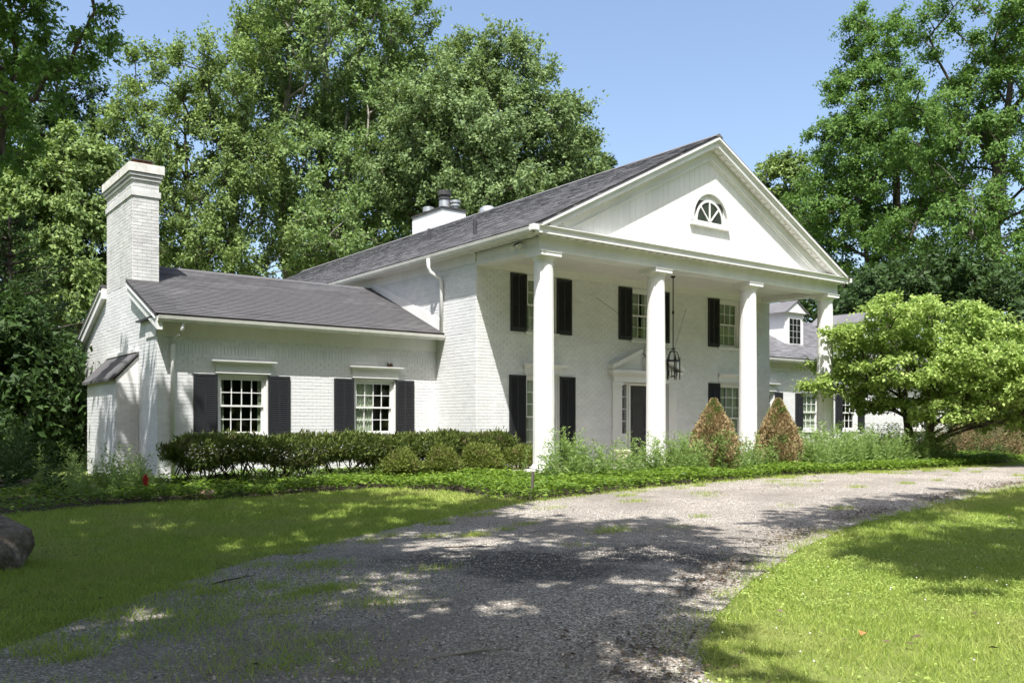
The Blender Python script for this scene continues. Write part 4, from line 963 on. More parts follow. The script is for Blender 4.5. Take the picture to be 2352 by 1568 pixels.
# right side locusts
b = W3(2040, 58); D_ = 58
tree('locust_tree', 'slender honey locust with a spire top beyond the right wing', b,
     [lob(2010, 100, D_, 70, 100, b), lob(1990, 230, D_, 110, 100, b), lob(1960, 340, D_, 120, 90, b), lob(2050, 430, D_, 150, 100, b), lob(1920, 480, D_, 100, 110, b), lob(1980, 580, D_, 130, 80, b), lob(2080, 300, D_, 80, 80, b)],
     230, 84000, .19, locust_l, bark_m, .4, 27, cl_r=1.25, droop=.35, upb=.2, flat=.75, tw=8, stretch=2.2, trunk_top=.8, tipr=.025)
b = W3(2290, 50); D_ = 50
tree('locust_tree', 'large honey locust with bare dead twigs inside its crown', b,
     [lob(2230, 80, D_, 140, 110, b), lob(2350, 200, D_, 160, 160, b), lob(2180, 330, D_, 130, 110, b), lob(2330, 430, D_, 170, 130, b), lob(2160, 520, D_, 140, 90, b), lob(2300, 600, D_, 170, 90, b), lob(2450, 100, D_, 150, 200, b), lob(2130, 190, D_, 80, 90, b), lob(2260, 250, D_, 110, 90, b)],
     280, 94000, .18, locust_l, bark_m, .5, 28, cl_r=1.2, droop=.35, upb=.2, flat=.75, tw=8, stretch=2.2, trunk_top=.75, tipr=.022)
b = W3(1800, 66); D_ = 66
tree('ash_tree', 'small pale green tree peeking out behind the right pediment slope', b, [lob(1800, 420, D_, 55, 65, b), lob(1850, 500, D_, 60, 60, b), lob(1790, 520, D_, 50, 50, b)],
     70, 12000, .27, poplar_l, bark_m, .22, 29, cl_r=1.1, upb=.6, tw=7, tipr=.02)
b = W3(2060, 44); D_ = 44
tree('understory_tree', 'dense green understory tree behind the right wing roof', b, [lob(2030, 690, D_, 110, 60, b), lob(2160, 660, D_, 120, 70, b), lob(1980, 720, D_, 70, 50, b), lob(1880, 725, D_+1, 60, 45, b)],
     90, 20000, .22, dark_l, bark_m, .2, 30, cl_r=1.2, tw=8, tipr=.02)
b = W3(2330, 40); D_ = 40
tree('understory_tree', 'dark leafy tree closing the view beside the end of the right wing', b, [lob(2330, 760, D_, 130, 110, b), lob(2300, 890, D_, 110, 90, b), lob(2440, 800, D_, 120, 160, b)],
     100, 24000, .2, dark_l, bark_m, .2, 40, cl_r=1.1, tw=8, tipr=.02)
# dead twigs in the right locust
r = np.random.default_rng(77); bb = W3(2290, 47)
# distant wood closing the horizon
def wood(name, label, pts, n, h, seed, mat=dark_l, leaf=.42):
    r = np.random.default_rng(seed); P_ = []
    pts = np.array(pts); k = r.integers(0, len(pts)-1, n); f_ = r.uniform(0, 1, n)[:, None]
    xy = pts[k]*(1-f_)+pts[k+1]*f_+r.normal(size=(n, 2))*2.2
    hh = h*(.75+.25*np.sin(xy[:, 0]*.35+seed)*np.cos(xy[:, 1]*.28)); z = -.3+hh*r.uniform(0, 1, n)**.8
    q = np.column_stack([xy, z]); L_ = leaf*r.uniform(.6, 1.4, n)
    o = npmesh(name, leaf_quads(q, r.normal(size=(n, 3))+np.array([0, 0, -.3]), L_, L_*.6, r), 4, mat, kind='stuff'); o['label'] = label; o['category'] = 'woodland'; return o
wl = [W3(x_, d_)[:2] for x_, d_ in ((-500, 60), (-100, 62), (250, 64), (520, 68))]
wood('woodland', 'dark distant woodland beyond the low left wing', wl, 26000, 11, 5)
wm_ = [W3(x_, d_)[:2] for x_, d_ in ((420, 74), (700, 80), (1000, 84), (1400, 84))]
wood('woodland', 'dark distant woodland seen beneath the maples behind the house', wm_, 24000, 21, 9, leaf=.6)
wr_ = [W3(x_, d_)[:2] for x_, d_ in ((1700, 74), (2000, 72), (2300, 66), (2700, 60))]
wood('woodland', 'dark distant woodland beyond the right wing', wr_, 26000, 10, 6)

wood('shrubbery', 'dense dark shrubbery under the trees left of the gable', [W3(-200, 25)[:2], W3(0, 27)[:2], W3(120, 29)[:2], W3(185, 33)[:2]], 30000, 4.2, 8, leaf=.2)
# ------------------------------------------------------------------ shade trees on the lawn behind the camera
def shade_tree(px_, py_, h, lobes, n_cl, leaves, seed, label, tr=.35, leaf=.32, cl=1.2):
    b = (px_, py_, float(gz(px_, py_)))
    return tree('shade_tree', label, b, lobes, n_cl, leaves, leaf, locust_l, bark_m, tr, seed, cl_r=cl, droop=.3, flat=.75, tw=8, trunk_top=.7, group='shade trees on the lawn', tipr=.02)
shade_tree(-19.5, -14.5, 15, [(2.5, 1.5, 11, 4.5, 4.5, 3.0), (5.5, 2.5, 10, 3.0, 3.0, 2.0), (0, 0, 13, 4, 4, 3)], 150, 22000, 51, 'tall shade tree on the lawn to the left of the driveway')
shade_tree(-15.5, -22.0, 15, [(1.8, 6.2, 11, 3.8, 3.2, 2.0), (5.4, 8.0, 11.5, 2.6, 2.4, 1.5), (-2.5, 1, 13, 3.2, 4, 3)], 150, 23000, 52, 'tall shade tree close beside the bottom end of the driveway')
shade_tree(-5.0, -24.0, 16, [(1.0, 5.6, 12, 4.8, 1.0, 1.2), (3.5, 8.6, 12, 4.5, .8, 1.0), (-.5, 3.0, 12.5, 3.0, .8, 1.0)], 60, 9000, 53, 'tall shade tree on the sunny lawn beyond the driveway bend')

shade_tree(-18.5, -6.5, 15, [(5.5, -1.5, 10.5, 3.2, 3.4, 2.0), (2, 0, 12, 4, 4, 3), (7.5, 1.0, 10, 2.2, 2.2, 1.4), (7.4, 6.0, 11.6, 1.6, 1.5, 1.2), (5.5, 4.5, 11.6, 2.5, 2.5, 1.5), (9.0, -2.6, 11.0, 2.8, 2.4, 1.5)], 150, 21000, 54, 'tall shade tree on the lawn beside the boulder')
# tall woods across the drive, behind the viewer (seen in the window reflections)
wood('woodland', 'tall woods across the driveway facing the portico', [(-60, 10), (-52, -22), (-40, -44), (-10, -52), (20, -48), (52, -34), (70, -10)], 22000, 30, 7, mat=woods_l, leaf=1.8)

# ------------------------------------------------------------------ shrubs
def shrub_leaves(P_, out, leafL, leafW, mat, parent, r, up=.3, name='foliage'):
    t_ = out*.8+r.normal(size=P_.shape)*.6+np.array([0, 0, up]); L_ = leafL*r.uniform(.6, 1.35, len(P_))
    return npmesh(name, leaf_quads(P_, t_, L_, L_*leafW/leafL, r), 4, mat, parent)
# yew hedge
r = np.random.default_rng(61)
hl = np.array([(-7.5, .15), (-5.5, .1), (-3.4, .0), (-1.6, -.1), (-.1, -.35), (.55, -.55)]); hd = empty('yew_hedge', (-3.5, 0, float(gz(-3.5, 0))), 'long clipped yew hedge with bare twiggy legs under the wing windows', 'hedge')
n = 44000; u = r.uniform(0, 1, n); k = u*(len(hl)-1); i0 = k.astype(int); f_ = (k-i0)[:, None]; cxy = hl[i0]*(1-f_)+hl[np.minimum(i0+1, len(hl)-1)]*f_
th = r.uniform(0, 2*np.pi, n); rr = np.sqrt(r.uniform(.35, 1, n))
ht = .84+.03*np.sin(u*21)+.03*np.sin(u*47+1)
endf = np.clip(np.minimum(u, 1-u)/.05, .35, 1)
cz = .52; P_ = np.column_stack([cxy[:, 0]+r.normal(size=n)*.08, cxy[:, 1]+np.cos(th)*rr*.62*endf*(1+.12*np.sin(u*33)), cz+np.sin(th)*rr*np.where(np.sin(th) > 0, ht-cz, .30+.10*np.sin(u*29))*endf])
P_[:, 2] += .04*r.normal(size=n)*(r.uniform(size=n) < .3)
outd = np.column_stack([r.normal(size=n)*.3, np.cos(th), np.sin(th)])
base_h = np.array(hd.location)
adopt(shrub_leaves(P_, outd, .105, .030, yew_l, hd, r, .45), hd)
A = []; B = []
for k in range(190):
    u_ = r.uniform(.01, .99)*(len(hl)-1); i_ = int(u_); c = hl[i_]*(1-(u_-i_))+hl[i_+1]*(u_-i_)
    c0 = np.array([round(c[0]/.75)*.75+r.normal()*.06, c[1]+.05+r.normal()*.05, -.33]); m1 = np.array([c[0]+r.normal()*.12, c[1]+r.normal()*.18, .1+r.uniform(-.1, .12)]); e1 = m1+np.array([r.normal()*.2, r.normal()*.3, r.uniform(.25, .45)])
    A += [c0, m1]; B += [m1, e1]
A = np.array(A); B = np.array(B); V, Fc = frustums(A, B, np.full(len(A), .016), np.full(len(A), .009), 4); adopt(npfaces('branches', V, Fc, twig_m, hd, kind='stuff'), hd)
# round boxwoods
for i, (x_, y_, w_, h_, lab) in enumerate(((-2.60, -.75, .86, .72, 'round boxwood ball standing apart in front of the hedge'), (-1.55, -.85, .92, .76, 'dull green boxwood ball under the end of the hedge'),
                                           (-.60, -1.05, 1.02, .82, 'largest browned boxwood ball of the row before the hedge'), (.42, -1.15, .92, .78, 'boxwood ball next to the first column'))):
    r = np.random.default_rng(70+i); g0 = float(gz(x_, y_)); e = empty('boxwood', (x_, y_, g0), lab, 'shrub', 'boxwood balls in front of the hedge')
    n = 9000; d = unit(r.normal(size=(n, 3))); d[:, 2] = np.abs(d[:, 2])*1.0-.35*(r.uniform(size=n) < .3); rr = (r.uniform(.80, 1.04, n)+.14*(r.uniform(size=n) < .05))*(1+.09*np.sin(d[:, 0]*5+i*2)+.08*np.sin(d[:, 1]*6+i)+.05*np.sin(d[:, 2]*8+i))
    P_ = d*rr[:, None]*np.array([w_/2, w_/2, h_*.60])+np.array([0, 0, h_*.38]); shrub_leaves(P_, d, .05, .026, box_l, e, r)
    A = np.zeros((30, 3)); A[:, 2] = -.05; B = unit(r.normal(size=(30, 3)))*w_*.38; B[:, 2] = np.abs(B[:, 2])+.25; V, Fc = frustums(A, B, np.full(30, .014), np.full(30, .006), 4); npfaces('branches', V, Fc, twig_m, e, kind='stuff')
# browned cones
for i, (x_, y_, w_, h_, lab) in enumerate(((4.80, -3.55, 1.22, 1.88, 'browned cone shaped evergreen overgrown with weeds before the portico'), (7.15, -3.75, 1.16, 1.92, 'browned cone shaped evergreen standing beside the third column'))):
    r = np.random.default_rng(80+i); e = empty('cone_evergreen', (x_, y_, float(gz(x_, y_))), lab, 'evergreen', 'browned cone evergreens')
    n = 22000; t_ = r.uniform(0, 1, n)**1.25; a = r.uniform(0, 6.28, n); prof = (1-t_**1.9)**.95*(.74+.26*np.minimum(1, t_/.25)); rr = prof*w_/2*(r.uniform(.76, 1.06, n)+.16*(r.uniform(size=n) < .06))*(1+.09*np.sin(a*4+t_*9+i)+.06*np.sin(a*7-t_*15))+.02
    P_ = np.column_stack([rr*np.cos(a), rr*np.sin(a), .04+t_*h_*.97]); d = np.column_stack([np.cos(a), np.sin(a), np.full(n, .9)]); shrub_leaves(P_, d, .075, .030, cone_l, e, r, .6)
    A = np.zeros((40, 3)); A[:, 2] = np.linspace(0, h_*.85, 40); B = np.column_stack([np.cos(np.arange(40)*2.4), np.sin(np.arange(40)*2.4), np.zeros(40)])*(w_*.42*(1-A[:, 2:3]/h_)); B[:, 2] = A[:, 2]+.15
    A = np.vstack([A, [[0, 0, -.1]]]); B = np.vstack([B, [[0, 0, h_*.95]]]); V, Fc = frustums(A, B, np.r_[np.full(40, .01), .035], np.r_[np.full(40, .004), .008], 5); npfaces('trunk', V, Fc, twig_m, e, kind='stuff')
# flowering dogwood
b = W3(2112, 27.6); D_ = 27.0
tree('dogwood_tree', 'low spreading dogwood with bright yellow green layered leaves beside the portico', b,
     [lob(x_, y_, D_+o_, rx_, ry_*1.55, b) for x_, y_, rx_, ry_, o_ in ((2060, 715, 90, 20, -0.9), (2170, 728, 110, 22, 0.0), (2290, 772, 95, 20, 0.9), (1990, 768, 80, 18, -0.5), (2120, 788, 130, 20, 0.5), (2250, 822, 120, 22, -0.9), (2385, 820, 100, 24, 0.0), (1935, 826, 70, 16, 0.9), (2050, 852, 110, 20, -0.5), (2200, 880, 120, 20, 0.5), (2345, 890, 120, 22, -0.9), (1900, 886, 55, 14, 0.0), (2010, 912, 80, 16, 0.9), (2160, 936, 90, 16, -0.5), (2310, 952, 110, 20, 0.5))],
     350, 72000, .12, dog_l, bark_m, .13, 41, cl_r=.55, droop=.35, upb=.2, flat=.35, tw=9, stretch=1.7, jit=.06, stems=4, trunk_top=.42, group='garden trees', inner=.3, tipr=.008, nrm=(0, 0, 1.2), quad=True)

# ------------------------------------------------------------------ weeds
def weed_proto(seed, h, mat, nleaf, ll):
    r = np.random.default_rng(seed); z = np.linspace(0, h, 6); w = r.normal(size=2)*.10*h
    S_ = np.column_stack([w[0]*(z/h)**2, w[1]*(z/h)**2, z]); V, Fc = frustums(S_[:-1], S_[1:], .009*(1-z[:-1]/h)+.003, .009*(1-z[1:]/h)+.003, 4)
    f_ = r.uniform(.12, 1, nleaf); P_ = np.column_stack([w[0]*f_**2, w[1]*f_**2, h*f_]); a = r.uniform(0, 6.28, nleaf)
    d = np.column_stack([np.cos(a), np.sin(a), r.uniform(.1, .9, nleaf)]); L_ = ll*(1.15-f_*.65)*r.uniform(.7, 1.2, nleaf)
    br = d*np.array([1, 1, .4])*L_[:, None]*.5*r.uniform(0, 1, nleaf)[:, None]
    return (V, Fc), leaf_quads(P_+br, d, L_, L_*.27, r)
protos = []
for k in range(5):
    (V, Fc), q = weed_proto(90+k, [.95, .8, 1.1, .7, .9][k], weed_l, [70, 55, 90, 50, 70][k], [.15, .13, .14, .12, .16][k])
    protos.append((V, Fc, q))
r = np.random.default_rng(95)
spots = [(1.15, -3.0, 1.0), (1.55, -3.3, .75), (2.05, -3.1, .9), (2.6, -3.4, .8), (3.05, -3.2, 1.05), (3.35, -3.5, .8), (3.75, -3.1, .95), (-.15, -3.0, .75), (.55, -3.25, .9), (4.1, -3.2, 1.05), (1.9, -3.8, .7), (2.9, -3.9, .7), (5.9, -3.1, .95), (6.3, -3.4, .85), (5.65, -2.95, 1.35), (3.5, -2.9, 1.1), (0.1, -3.5, .8), (-.6, -2.7, .7)]
pm = {}
for i, (x_, y_, s_) in enumerate(spots):
    k = i % 5; V, Fc, q = protos[k]
    e = empty('tall_weed', (x_, y_, float(gz(x_, y_))), ('tall leafy weed at the foot of the first portico column' if x_ < .8 else 'tall leafy weed growing between the first and second portico columns' if x_ < 3.2 else 'tall leafy weed crowding round the second portico column' if x_ < 4.5 else 'tall leafy weed growing between the browned cone and the third column'), 'weed', 'tall weeds before the portico')
    if k not in pm:
        pm[k] = (npfaces('stem', V, Fc, weed_l, e), npmesh('foliage', q, 4, weed_l, e))
    else:
        for o0 in pm[k]:
            o = o0.copy(); COL.objects.link(o); o.parent = e
    e.scale = (s_, s_, s_*r.uniform(.9, 1.15)); e.rotation_euler = (r.normal()*.08, r.normal()*.08, r.uniform(0, 6.28))
def weed_mass(name, label, areas, seed, mat=weed_l):
    r = np.random.default_rng(seed); Q = []
    for (x0, x1, y0, y1, n, s0, s1) in areas:
        for _ in range(n):
            V, Fc, q = protos[r.integers(5)]; s_ = r.uniform(s0, s1); a = r.uniform(0, 6.28); R_ = np.array([[math.cos(a), -math.sin(a), 0], [math.sin(a), math.cos(a), 0], [0, 0, 1]])
            x_, y_ = r.uniform(x0, x1), r.uniform(y0, y1); Q.append((q*s_)@R_.T+np.array([x_, y_, float(gz(x_, y_))]))
    o = npmesh(name, np.vstack(Q), 4, mat, kind='stuff'); o['label'] = label; o['category'] = 'weeds'; return o
weed_mass('weeds', 'dense mass of green weeds filling the bed beside the portico and dogwood', [(8.0, 14.5, -4.8, -3.0, 480, .75, 1.2), (3.4, 6.6, -4.2, -3.0, 170, .6, 1.05), (-.5, 4.4, -3.7, -2.85, 150, .55, 1.1), (-.4, .9, -3.5, -2.8, 40, .7, 1.15), (14.5, 19, -4.6, -1, 120, .4, .7), (9, 13, -3.1, -1, 60, .6, .9)], 96)
weed_mass('weeds', 'loose green weeds at the foot of the wing gable', [(-9.6, -7.6, -.6, 2.6, 120, .4, .9), (-7.4, -3, -.9, -.4, 40, .25, .5)], 97)
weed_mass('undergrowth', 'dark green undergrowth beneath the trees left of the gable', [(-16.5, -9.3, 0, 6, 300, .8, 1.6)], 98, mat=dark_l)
weed_mass('dry_grass', 'brown dry grasses beyond the dogwood near the drive', [(20.5, 27, -3.6, .5, 260, .9, 1.3)], 99, mat=dry_l)

# ------------------------------------------------------------------ ground cover, lawn, gravel stones
r = np.random.default_rng(101)
def scatter(x0, x1, y0, y1, n): return r.uniform(x0, x1, n), r.uniform(y0, y1, n)
x_, y_ = scatter(-14, 21, -5.9, 2, 170000); k = in_poly(x_+r.normal(size=170000)*.06, y_+.05+r.normal(size=170000)*.07, BED); x_, y_ = x_[k], y_[k]
dep = (x_-CAM[0])*FWD[0]+(y_-CAM[1])*FWD[1]
front_d = np.where(x_ > 0, y_+5.2, 3); 
ht = .05+.20*r.uniform(0, 1, len(x_))**.7+.05*np.sin(x_*1.7)*np.cos(y_*2.1)+.03*np.sin(x_*5+y_*3)
kk = r.uniform(size=len(x_)) < np.where(x_ < -8.5, .5, 1); x_, y_, ht = x_[kk], y_[kk], ht[kk]
P_ = np.column_stack([x_, y_, gz(x_, y_)+ht]); n = len(P_); a = r.uniform(0, 6.28, n)
d = np.column_stack([np.cos(a), np.sin(a), r.uniform(-.5, .35, n)]); L_ = .095*r.uniform(.6, 1.3, n)
gc = npmesh('ground_cover', leaf_quads(P_, d, L_, L_*.62, r, nrm=np.array([0, 0, 1.2])), 4, cover_l, kind='stuff'); gc['label'] = 'low leafy ground cover filling the bed in front of the house'; gc['category'] = 'ground cover'
# lawn
def blades(x_, y_, h, w, r):
    n = len(x_); a = r.uniform(0, 6.28, n); ln_ = r.normal(size=(n, 2))*.62*h[:, None]; z0 = gz(x_, y_)-.004
    bx_ = np.cos(a)*w/2; by_ = np.sin(a)*w/2
    v = np.stack([np.column_stack([x_-bx_, y_-by_, z0]), np.column_stack([x_+bx_, y_+by_, z0]), np.column_stack([x_+ln_[:, 0], y_+ln_[:, 1], z0+h])], 1)
    return v.reshape(-1, 3)
Q = []; r = np.random.default_rng(102)
def lawn_pts(x0, x1, y0, y1, n):
    x_, y_ = r.uniform(x0, x1, n), r.uniform(y0, y1, n)
    jx = x_+.13*np.sin(y_*9)+.10*r.normal(size=n); jy = y_+.13*np.sin(x_*8)+.10*r.normal(size=n)
    k = ~in_poly(jx, jy, DRIVE) & ~in_poly(x_, y_, BED)
    x_, y_ = x_[k], y_[k]; d = (x_-CAM[0])*FWD[0]+(y_-CAM[1])*FWD[1]; l = (x_-CAM[0])*RGT[0]+(y_-CAM[1])*RGT[1]
    vis = (d > 2.5) & (np.abs(l) < d*.60+2.4)
    return x_[vis], y_[vis], d[vis]
x_, y_, d = lawn_pts(-13, 22, -20, 0, 2600000)
pk = np.clip((9.0/np.maximum(d, 3.5))**1.5, 0.10, 1.0)
k = r.uniform(size=len(x_)) < pk*1.0; x_, y_, d = x_[k], y_[k], d[k]
tall = r.uniform(size=len(x_)) < .04
cl_ = np.sin(x_*7.3+2*np.sin(y_*3.1))*np.sin(y_*6.1+2*np.sin(x_*2.7))+.6*np.sin(x_*17+y_*5)*np.sin(y_*15-x_*4)
h = np.maximum(.014, .026+.036*r.uniform(0, 1, len(x_))**1.5+.010*np.sin(x_*1.3)*np.sin(y_*1.7)+.016*cl_)*(1+.25*(d > 12))+.05*tall; w = .0048+.0012*np.clip(d-5, 0, 20)
Q.append(blades(x_, y_, h, w, r))
# longer tufts along the drive edge and patches in the gravel
for line, n, sp in ((dl, 20000, .26), (dr, 14000, .18)):
    k = r.integers(0, NL, n); x_ = line[k, 0]+r.normal(size=n)*sp; y_ = line[k, 1]+r.normal(size=n)*sp
    m_ = (np.sin(x_*2.3+1)+np.sin(y_*3.1)+r.normal(size=n)*.6) > -.1; x_, y_ = x_[m_], y_[m_]
    Q.append(blades(x_, y_, .04+.07*r.uniform(0, 1, len(x_))**1.5, np.full(len(x_), .009), r))
for _ in range(95):
    k = r.integers(20, NL-90); s_ = r.uniform(.04, .96) if r.uniform() < .5 else r.uniform(.02, .3); c = dl[k]*(1-s_)+dr[k]*s_; n = r.integers(60, 260); sp = r.uniform(.04, .13)
    x_ = c[0]+r.normal(size=n)*sp*1.6; y_ = c[1]+r.normal(size=n)*sp; Q.append(blades(x_, y_, .04+.07*r.uniform(0, 1, n), np.full(n, .013), r))
for _ in range(80):
    cx_, cy_ = r.uniform(-12.6, -8.6), r.uniform(-13.4, -9.2)
    if cy_ > cx_*1.05+1.6 or cy_ < cx_*1.0-2.6-1.2*r.uniform() : continue
    n = r.integers(60, 260); sp = r.uniform(.06, .24); x_ = cx_+r.normal(size=n)*sp*1.5; y_ = cy_+r.normal(size=n)*sp; Q.append(blades(x_, y_, .04+.08*r.uniform(0, 1, n)**1.5, np.full(n, .012), r))
lawn = npmesh('lawn_grass', np.vstack(Q), 3, grass_l, kind='stuff'); lawn['label'] = 'mown green grass of the lawn on both sides of the driveway'; lawn['category'] = 'grass'
# broad leaved clover in the right lawn
x_, y_, d = lawn_pts(-9.5, 2, -18.5, -10.5, 190000); k = (d < 15) & ((np.sin(x_*1.1)+np.sin(y_*1.5+2)+r.normal(size=len(x_))*.8) > -.6); x_, y_ = x_[k][:38000], y_[k][:38000]; n = len(x_)
a = r.uniform(0, 6.28, n); P_ = np.column_stack([x_, y_, gz(x_, y_)+.015+.035*r.uniform(0, 1, n)]); dd = np.column_stack([np.cos(a), np.sin(a), r.uniform(-.2, .4, n)])
L_ = .014+.020*r.uniform(0, 1, n)**2.2; co = npmesh('clover', leaf_quads(P_, dd, L_, L_*.8, r, nrm=np.array([0, 0, 1.3])), 4, clover_l, kind='stuff'); co['label'] = 'clover leaves spread through the sunny lawn'; co['category'] = 'clover'
x_, y_, d = lawn_pts(-9, 4, -17, -10, 3000); x_, y_ = x_[:110], y_[:110]; n = len(x_); oc = np.array([(1, 0, 0), (0, 1, 0), (0, 0, 1), (-1, 0, 0), (0, -1, 0), (0, 0, -1)])*.008; of = np.array([(0, 1, 2), (1, 3, 2), (3, 4, 2), (4, 0, 2), (1, 0, 5), (3, 1, 5), (4, 3, 5), (0, 4, 5)])
P_ = np.column_stack([x_, y_, gz(x_, y_)+.075]); V = (P_[:, None]+oc[None]).reshape(-1, 3); Fc = (of[None]+(np.arange(n)*6)[:, None, None]).reshape(-1, 3)
fo = npfaces('clover_flowers', V, Fc, flower_m, kind='stuff'); fo['label'] = 'tiny white clover flowers dotted over the lawn'; fo['category'] = 'flowers'
# loose stones on the drive
n = 260000; u = r.uniform(0, 1, n); k = r.uniform(.05, .62, n)*(NL-2); i0 = k.astype(int); c = dl[i0]*(1-u)[:, None]+dr[i0]*u[:, None]+r.normal(size=(n, 2))*.05
d = (c[:, 0]-CAM[0])*FWD[0]+(c[:, 1]-CAM[1])*FWD[1]; l = (c[:, 0]-CAM[0])*RGT[0]+(c[:, 1]-CAM[1])*RGT[1]
kk = (d > 3.6) & (d < 15) & (np.abs(l) < d*.6+.4) & (r.uniform(size=n) < (7/np.maximum(d, 4))**1.2) & (np.sin(c[:, 0]*1.3+1)+np.sin(c[:, 1]*1.7)+r.normal(size=n)*.9 > -.2)
c, u = c[kk][:30000], u[kk][:30000]; n = len(c); sz = (.006+.011*r.uniform(0, 1, n)**2)[:, None, None]
pv = np.array([(1, 0, 0), (0, 1, 0), (-1, 0, 0), (0, -1, 0), (0, 0, 1.0)]); pf = np.array([(0, 1, 4), (1, 2, 4), (2, 3, 4), (3, 0, 4)])
aa = r.uniform(0, 6.28, n); ca, sa_ = np.cos(aa)[:, None], np.sin(aa)[:, None]; lv = pv[None]*sz*r.uniform(.55, 1.35, size=(n, 5, 1)); lv = np.stack([lv[..., 0]*ca-lv[..., 1]*sa_, lv[..., 0]*sa_+lv[..., 1]*ca, lv[..., 2]*.8], -1)
P_ = np.column_stack([c, gz(c[:, 0], c[:, 1])+.010+.02*np.sin(np.pi*u)]); V = (P_[:, None]+lv).reshape(-1, 3); Fc = (pf[None]+(np.arange(n)*5)[:, None, None]).reshape(-1, 3)
po = npfaces('loose_gravel', V, Fc, pebble_m, kind='stuff'); po['label'] = 'loose gravel stones lying on the driveway'; po['category'] = 'gravel'

# dry leaf litter along the far edge of the drive
n = 9000; k = r.integers(60, NL-60, n); x_ = dr[k, 0]+r.normal(size=n)*.28+.0; y_ = dr[k, 1]+.22+np.abs(r.normal(size=n))*.30; m_ = np.sin(x_*1.9)+r.normal(size=n)*.7 > -.2; x_, y_ = x_[m_], y_[m_]; n = len(x_)
a = r.uniform(0, 6.28, n); P_ = np.column_stack([x_, y_, gz(x_, y_)+.03+.015*r.uniform(0, 1, n)]); L_ = .03+.035*r.uniform(0, 1, n)
xl, yl, dd_ = lawn_pts(-13, 8, -18, -2, 900); kq = dd_ < 17; xl, yl = xl[kq][:170], yl[kq][:170]; xd = r.uniform(size=(160, 2)); kd = (25+xd[:, 0]*130).astype(int); cd = dl[kd]*(1-xd[:, 1:])+dr[kd]*xd[:, 1:]
xl = np.r_[xl, cd[:, 0]]; yl = np.r_[yl, cd[:, 1]]; P_ = np.vstack([P_, np.column_stack([xl, yl, gz(xl, yl)+.045])]); a = np.r_[a, r.uniform(0, 6.28, len(xl))]; L_ = np.r_[L_, .04+.04*r.uniform(0, 1, len(xl))]; n = len(P_)
lt = npmesh('leaf_litter', leaf_quads(P_, np.column_stack([np.cos(a), np.sin(a), r.uniform(-.2, .3, n)]), L_, L_*.5, r, nrm=np.array([0, 0, 1.5])), 4, litter_l, kind='stuff'); lt['label'] = 'dry brown leaf litter scattered along the drive and over the lawn'; lt['category'] = 'leaf litter'
# ------------------------------------------------------------------ small things on the ground
import bmesh
def rock(name, loc, sc, seed, mat, sub=4):
    bm = bmesh.new(); bmesh.ops.create_icosphere(bm, subdivisions=sub, radius=1); r = np.random.default_rng(seed); ph = r.uniform(0, 6, (5, 3)); fr_ = r.uniform(1.2, 3.0, (5, 3))
    pl = [(unit(r.normal(size=3)), r.uniform(.72, .95)) for _ in range(13)]
    for v in bm.verts:
        p_ = np.array(v.co); k = 1+sum(.06*math.sin(float(p_@fr_[i]*1.6+ph[i, 0])) for i in range(5)); p_ = p_*(k+.018*math.sin(p_[0]*19+3*p_[1])*math.sin(p_[2]*17+2*p_[0])+.012*math.sin(p_[1]*31)*math.sin(p_[2]*37+p_[0]*9))
        for nrm, dd in pl:
            e = p_@nrm-dd
            if e > 0: p_ = p_-nrm*e*.93
        v.co = p_*np.array(sc)
    me = bpy.data.meshes.new(name); bm.to_mesh(me); bm.free(); me.materials.append(mat); me.polygons.foreach_set('use_smooth', [True]*len(me.polygons))
    o = bpy.data.objects.new(name, me); COL.objects.link(o); o.location = loc; return o
tag(rock('boulder', (-11.66, -7.25, -.30), (.62, .55, .43), 3, rock_m, 5), 'large brown boulder sitting on the shaded lawn', 'boulder')
tag(rock('stone', (-7.15, -1.35, -.26), (.17, .13, .15), 8, stone_m, 3), 'tan stone half hidden in the ground cover below the hedge', 'stone')
st = MB().box(-.022, .022, -.022, .022, -.1, .50); stake = st.build('wooden_stake', stake_m); stake.location = (-2.09, -4.88, float(gz(-2.09, -4.88))); stake.rotation_euler = (.03, .02, .4); tag(stake, 'weathered wooden stake in the ground cover at the drive edge', 'stake')
mk = empty('red_marker', (-8.15, -.85, float(gz(-8.15, -.85))), 'small red marker poking out of the ground cover by the gable', 'marker')
MB().tube([(0, 0, -.05), (0, 0, .42)], .006, 6).build('stem', iron_m, mk); MB().sweep([[(-.04, 0, .30), (.03, -.01, .27), (.05, .0, .42), (0, .01, .50), (-.05, .0, .42)], [(-.04, .02, .30), (.03, .02, .27), (.05, .025, .42), (0, .03, .50), (-.05, .02, .42)]]).build('flag', red_m, mk)
def twig_obj(a, b, label, rad_=.008, mat=twig_m):
    a = np.array([*a, float(gz(*a))+.035]); b = np.array([*b, float(gz(*b))+.035]); m_ = (a+b)/2+np.array([.03, -.03, .015]); q = a*.7+b*.3+np.array([-.015, .02, .0])
    mb = MB().tube([(0, 0, 0), tuple(q-a), tuple(m_-a), tuple(b-a)], [rad_, rad_, rad_*.8, rad_*.4], 6); mb.tube([tuple(m_-a), tuple(m_-a+(b-a)*.2+np.array([.05, .06, .01]))], [rad_*.6, rad_*.3], 5)
    o = mb.build('fallen_twig', mat); o.location = a; return tag(o, label, 'twig')
twig_obj((-6.85, -9.15), (-6.30, -9.55), 'thin dark twig lying across the middle of the gravel drive')
twig_obj((-9.75, -13.45), (-9.15, -13.55), 'pale brown stick lying on the sunlit gravel patch', .010, dead_m)
twig_obj((-9.95, -9.95), (-9.45, -9.72), 'dark twig near the grassy edge of the gravel drive')
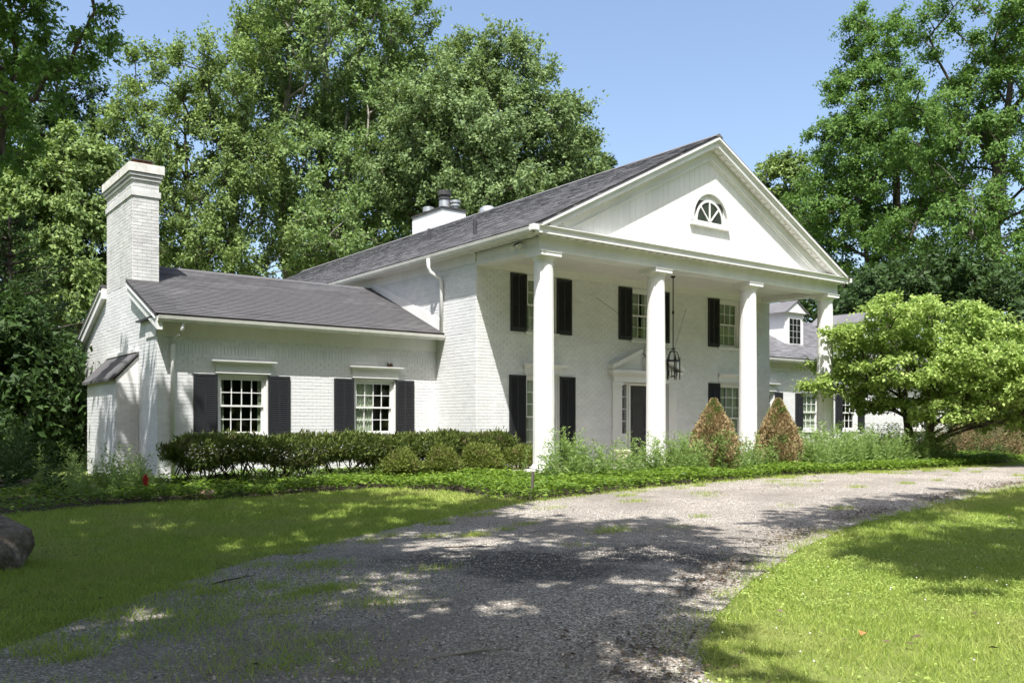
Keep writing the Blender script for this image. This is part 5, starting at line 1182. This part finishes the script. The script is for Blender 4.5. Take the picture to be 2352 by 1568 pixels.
lf = MB().add([(0, 0, 0), (.05, .02, .03), (.11, .0, .015), (.05, -.035, .02), (.03, .04, .045)], [(0, 1, 2, 3), (0, 1, 4)]).build('fallen_leaf', oleaf_m); lf.scale = (.65, .65, .65); lf.location = (-7.01, -14.81, -.40); tag(lf, 'orange fallen leaf lying on the sunny lawn', 'leaf')
# outbuilding with a white cupola far behind the trees on the left
ob = empty('outbuilding', W3(93, 42), 'small white outbuilding with an arched cupola behind the left trees', 'outbuilding')
MB().box(-3, 3, -2.2, 2.2, -.3, 2.6).build('wall', brick_m, ob)
MB().add([(-3.3, -2.5, 2.55), (3.3, -2.5, 2.55), (3.3, 2.5, 2.55), (-3.3, 2.5, 2.55), (-1, 0, 4.45), (1, 0, 4.45)], [(0, 1, 5, 4), (1, 2, 5), (2, 3, 4, 5), (3, 0, 4), (3, 2, 1, 0)]).build('roof', shing_m, ob)
cu = MB().box(-.42, .42, -.42, .42, 4.0, 4.65)
for k in range(6):
    a = k*math.pi/3; cu.box(.36*math.cos(a)-.05, .36*math.cos(a)+.05, .36*math.sin(a)-.05, .36*math.sin(a)+.05, 4.65, 5.35)
cu.lathe((0, 0, 0), [(.42, 5.30), (.46, 5.33), (.46, 5.45), (.42, 5.47)], 6); cu.build('cupola', trim_m, ob)
MB().lathe((0, 0, 0), [(.54, 5.45), (.32, 5.75), (.10, 6.05), (.02, 6.3), (.001, 6.5)], 6).build('cupola_roof', shing_m, ob)
# dead branches inside the right locust
dt = empty('dead_branch', W3(2235, 49.2), 'bare grey dead branch standing in the right honey locust', 'branch'); r = np.random.default_rng(123)
A = []; B = []; RA = []
p0 = np.array([0, 0, -.3]); 
for k in range(10):
    p1 = p0+np.array([r.normal()*.15, r.normal()*.15, 1.45]); A.append(p0); B.append(p1); RA.append(.11-.006*k); p0 = p1
    if k > 3:
        for _ in range(4):
            d = unit(np.array([r.normal(), r.normal(), .5])); q = p1.copy()
            for s_ in range(5):
                q2 = q+d*r.uniform(.35, .6); A.append(q); B.append(q2); RA.append(.05-.008*s_); q = q2; d = unit(d+r.normal(size=3)*.35)
                if s_ > 1: A.append(q); B.append(q+unit(d+r.normal(size=3)*.8)*.7); RA.append(.016)
V, Fc = frustums(np.array(A), np.array(B), np.array(RA), np.array(RA)*.75, 5); npfaces('limb', V, Fc, dead_m, dt)
for o in list(bpy.data.objects):
    if o.parent is None and o.type == 'EMPTY' and not o.children: bpy.data.objects.remove(o)
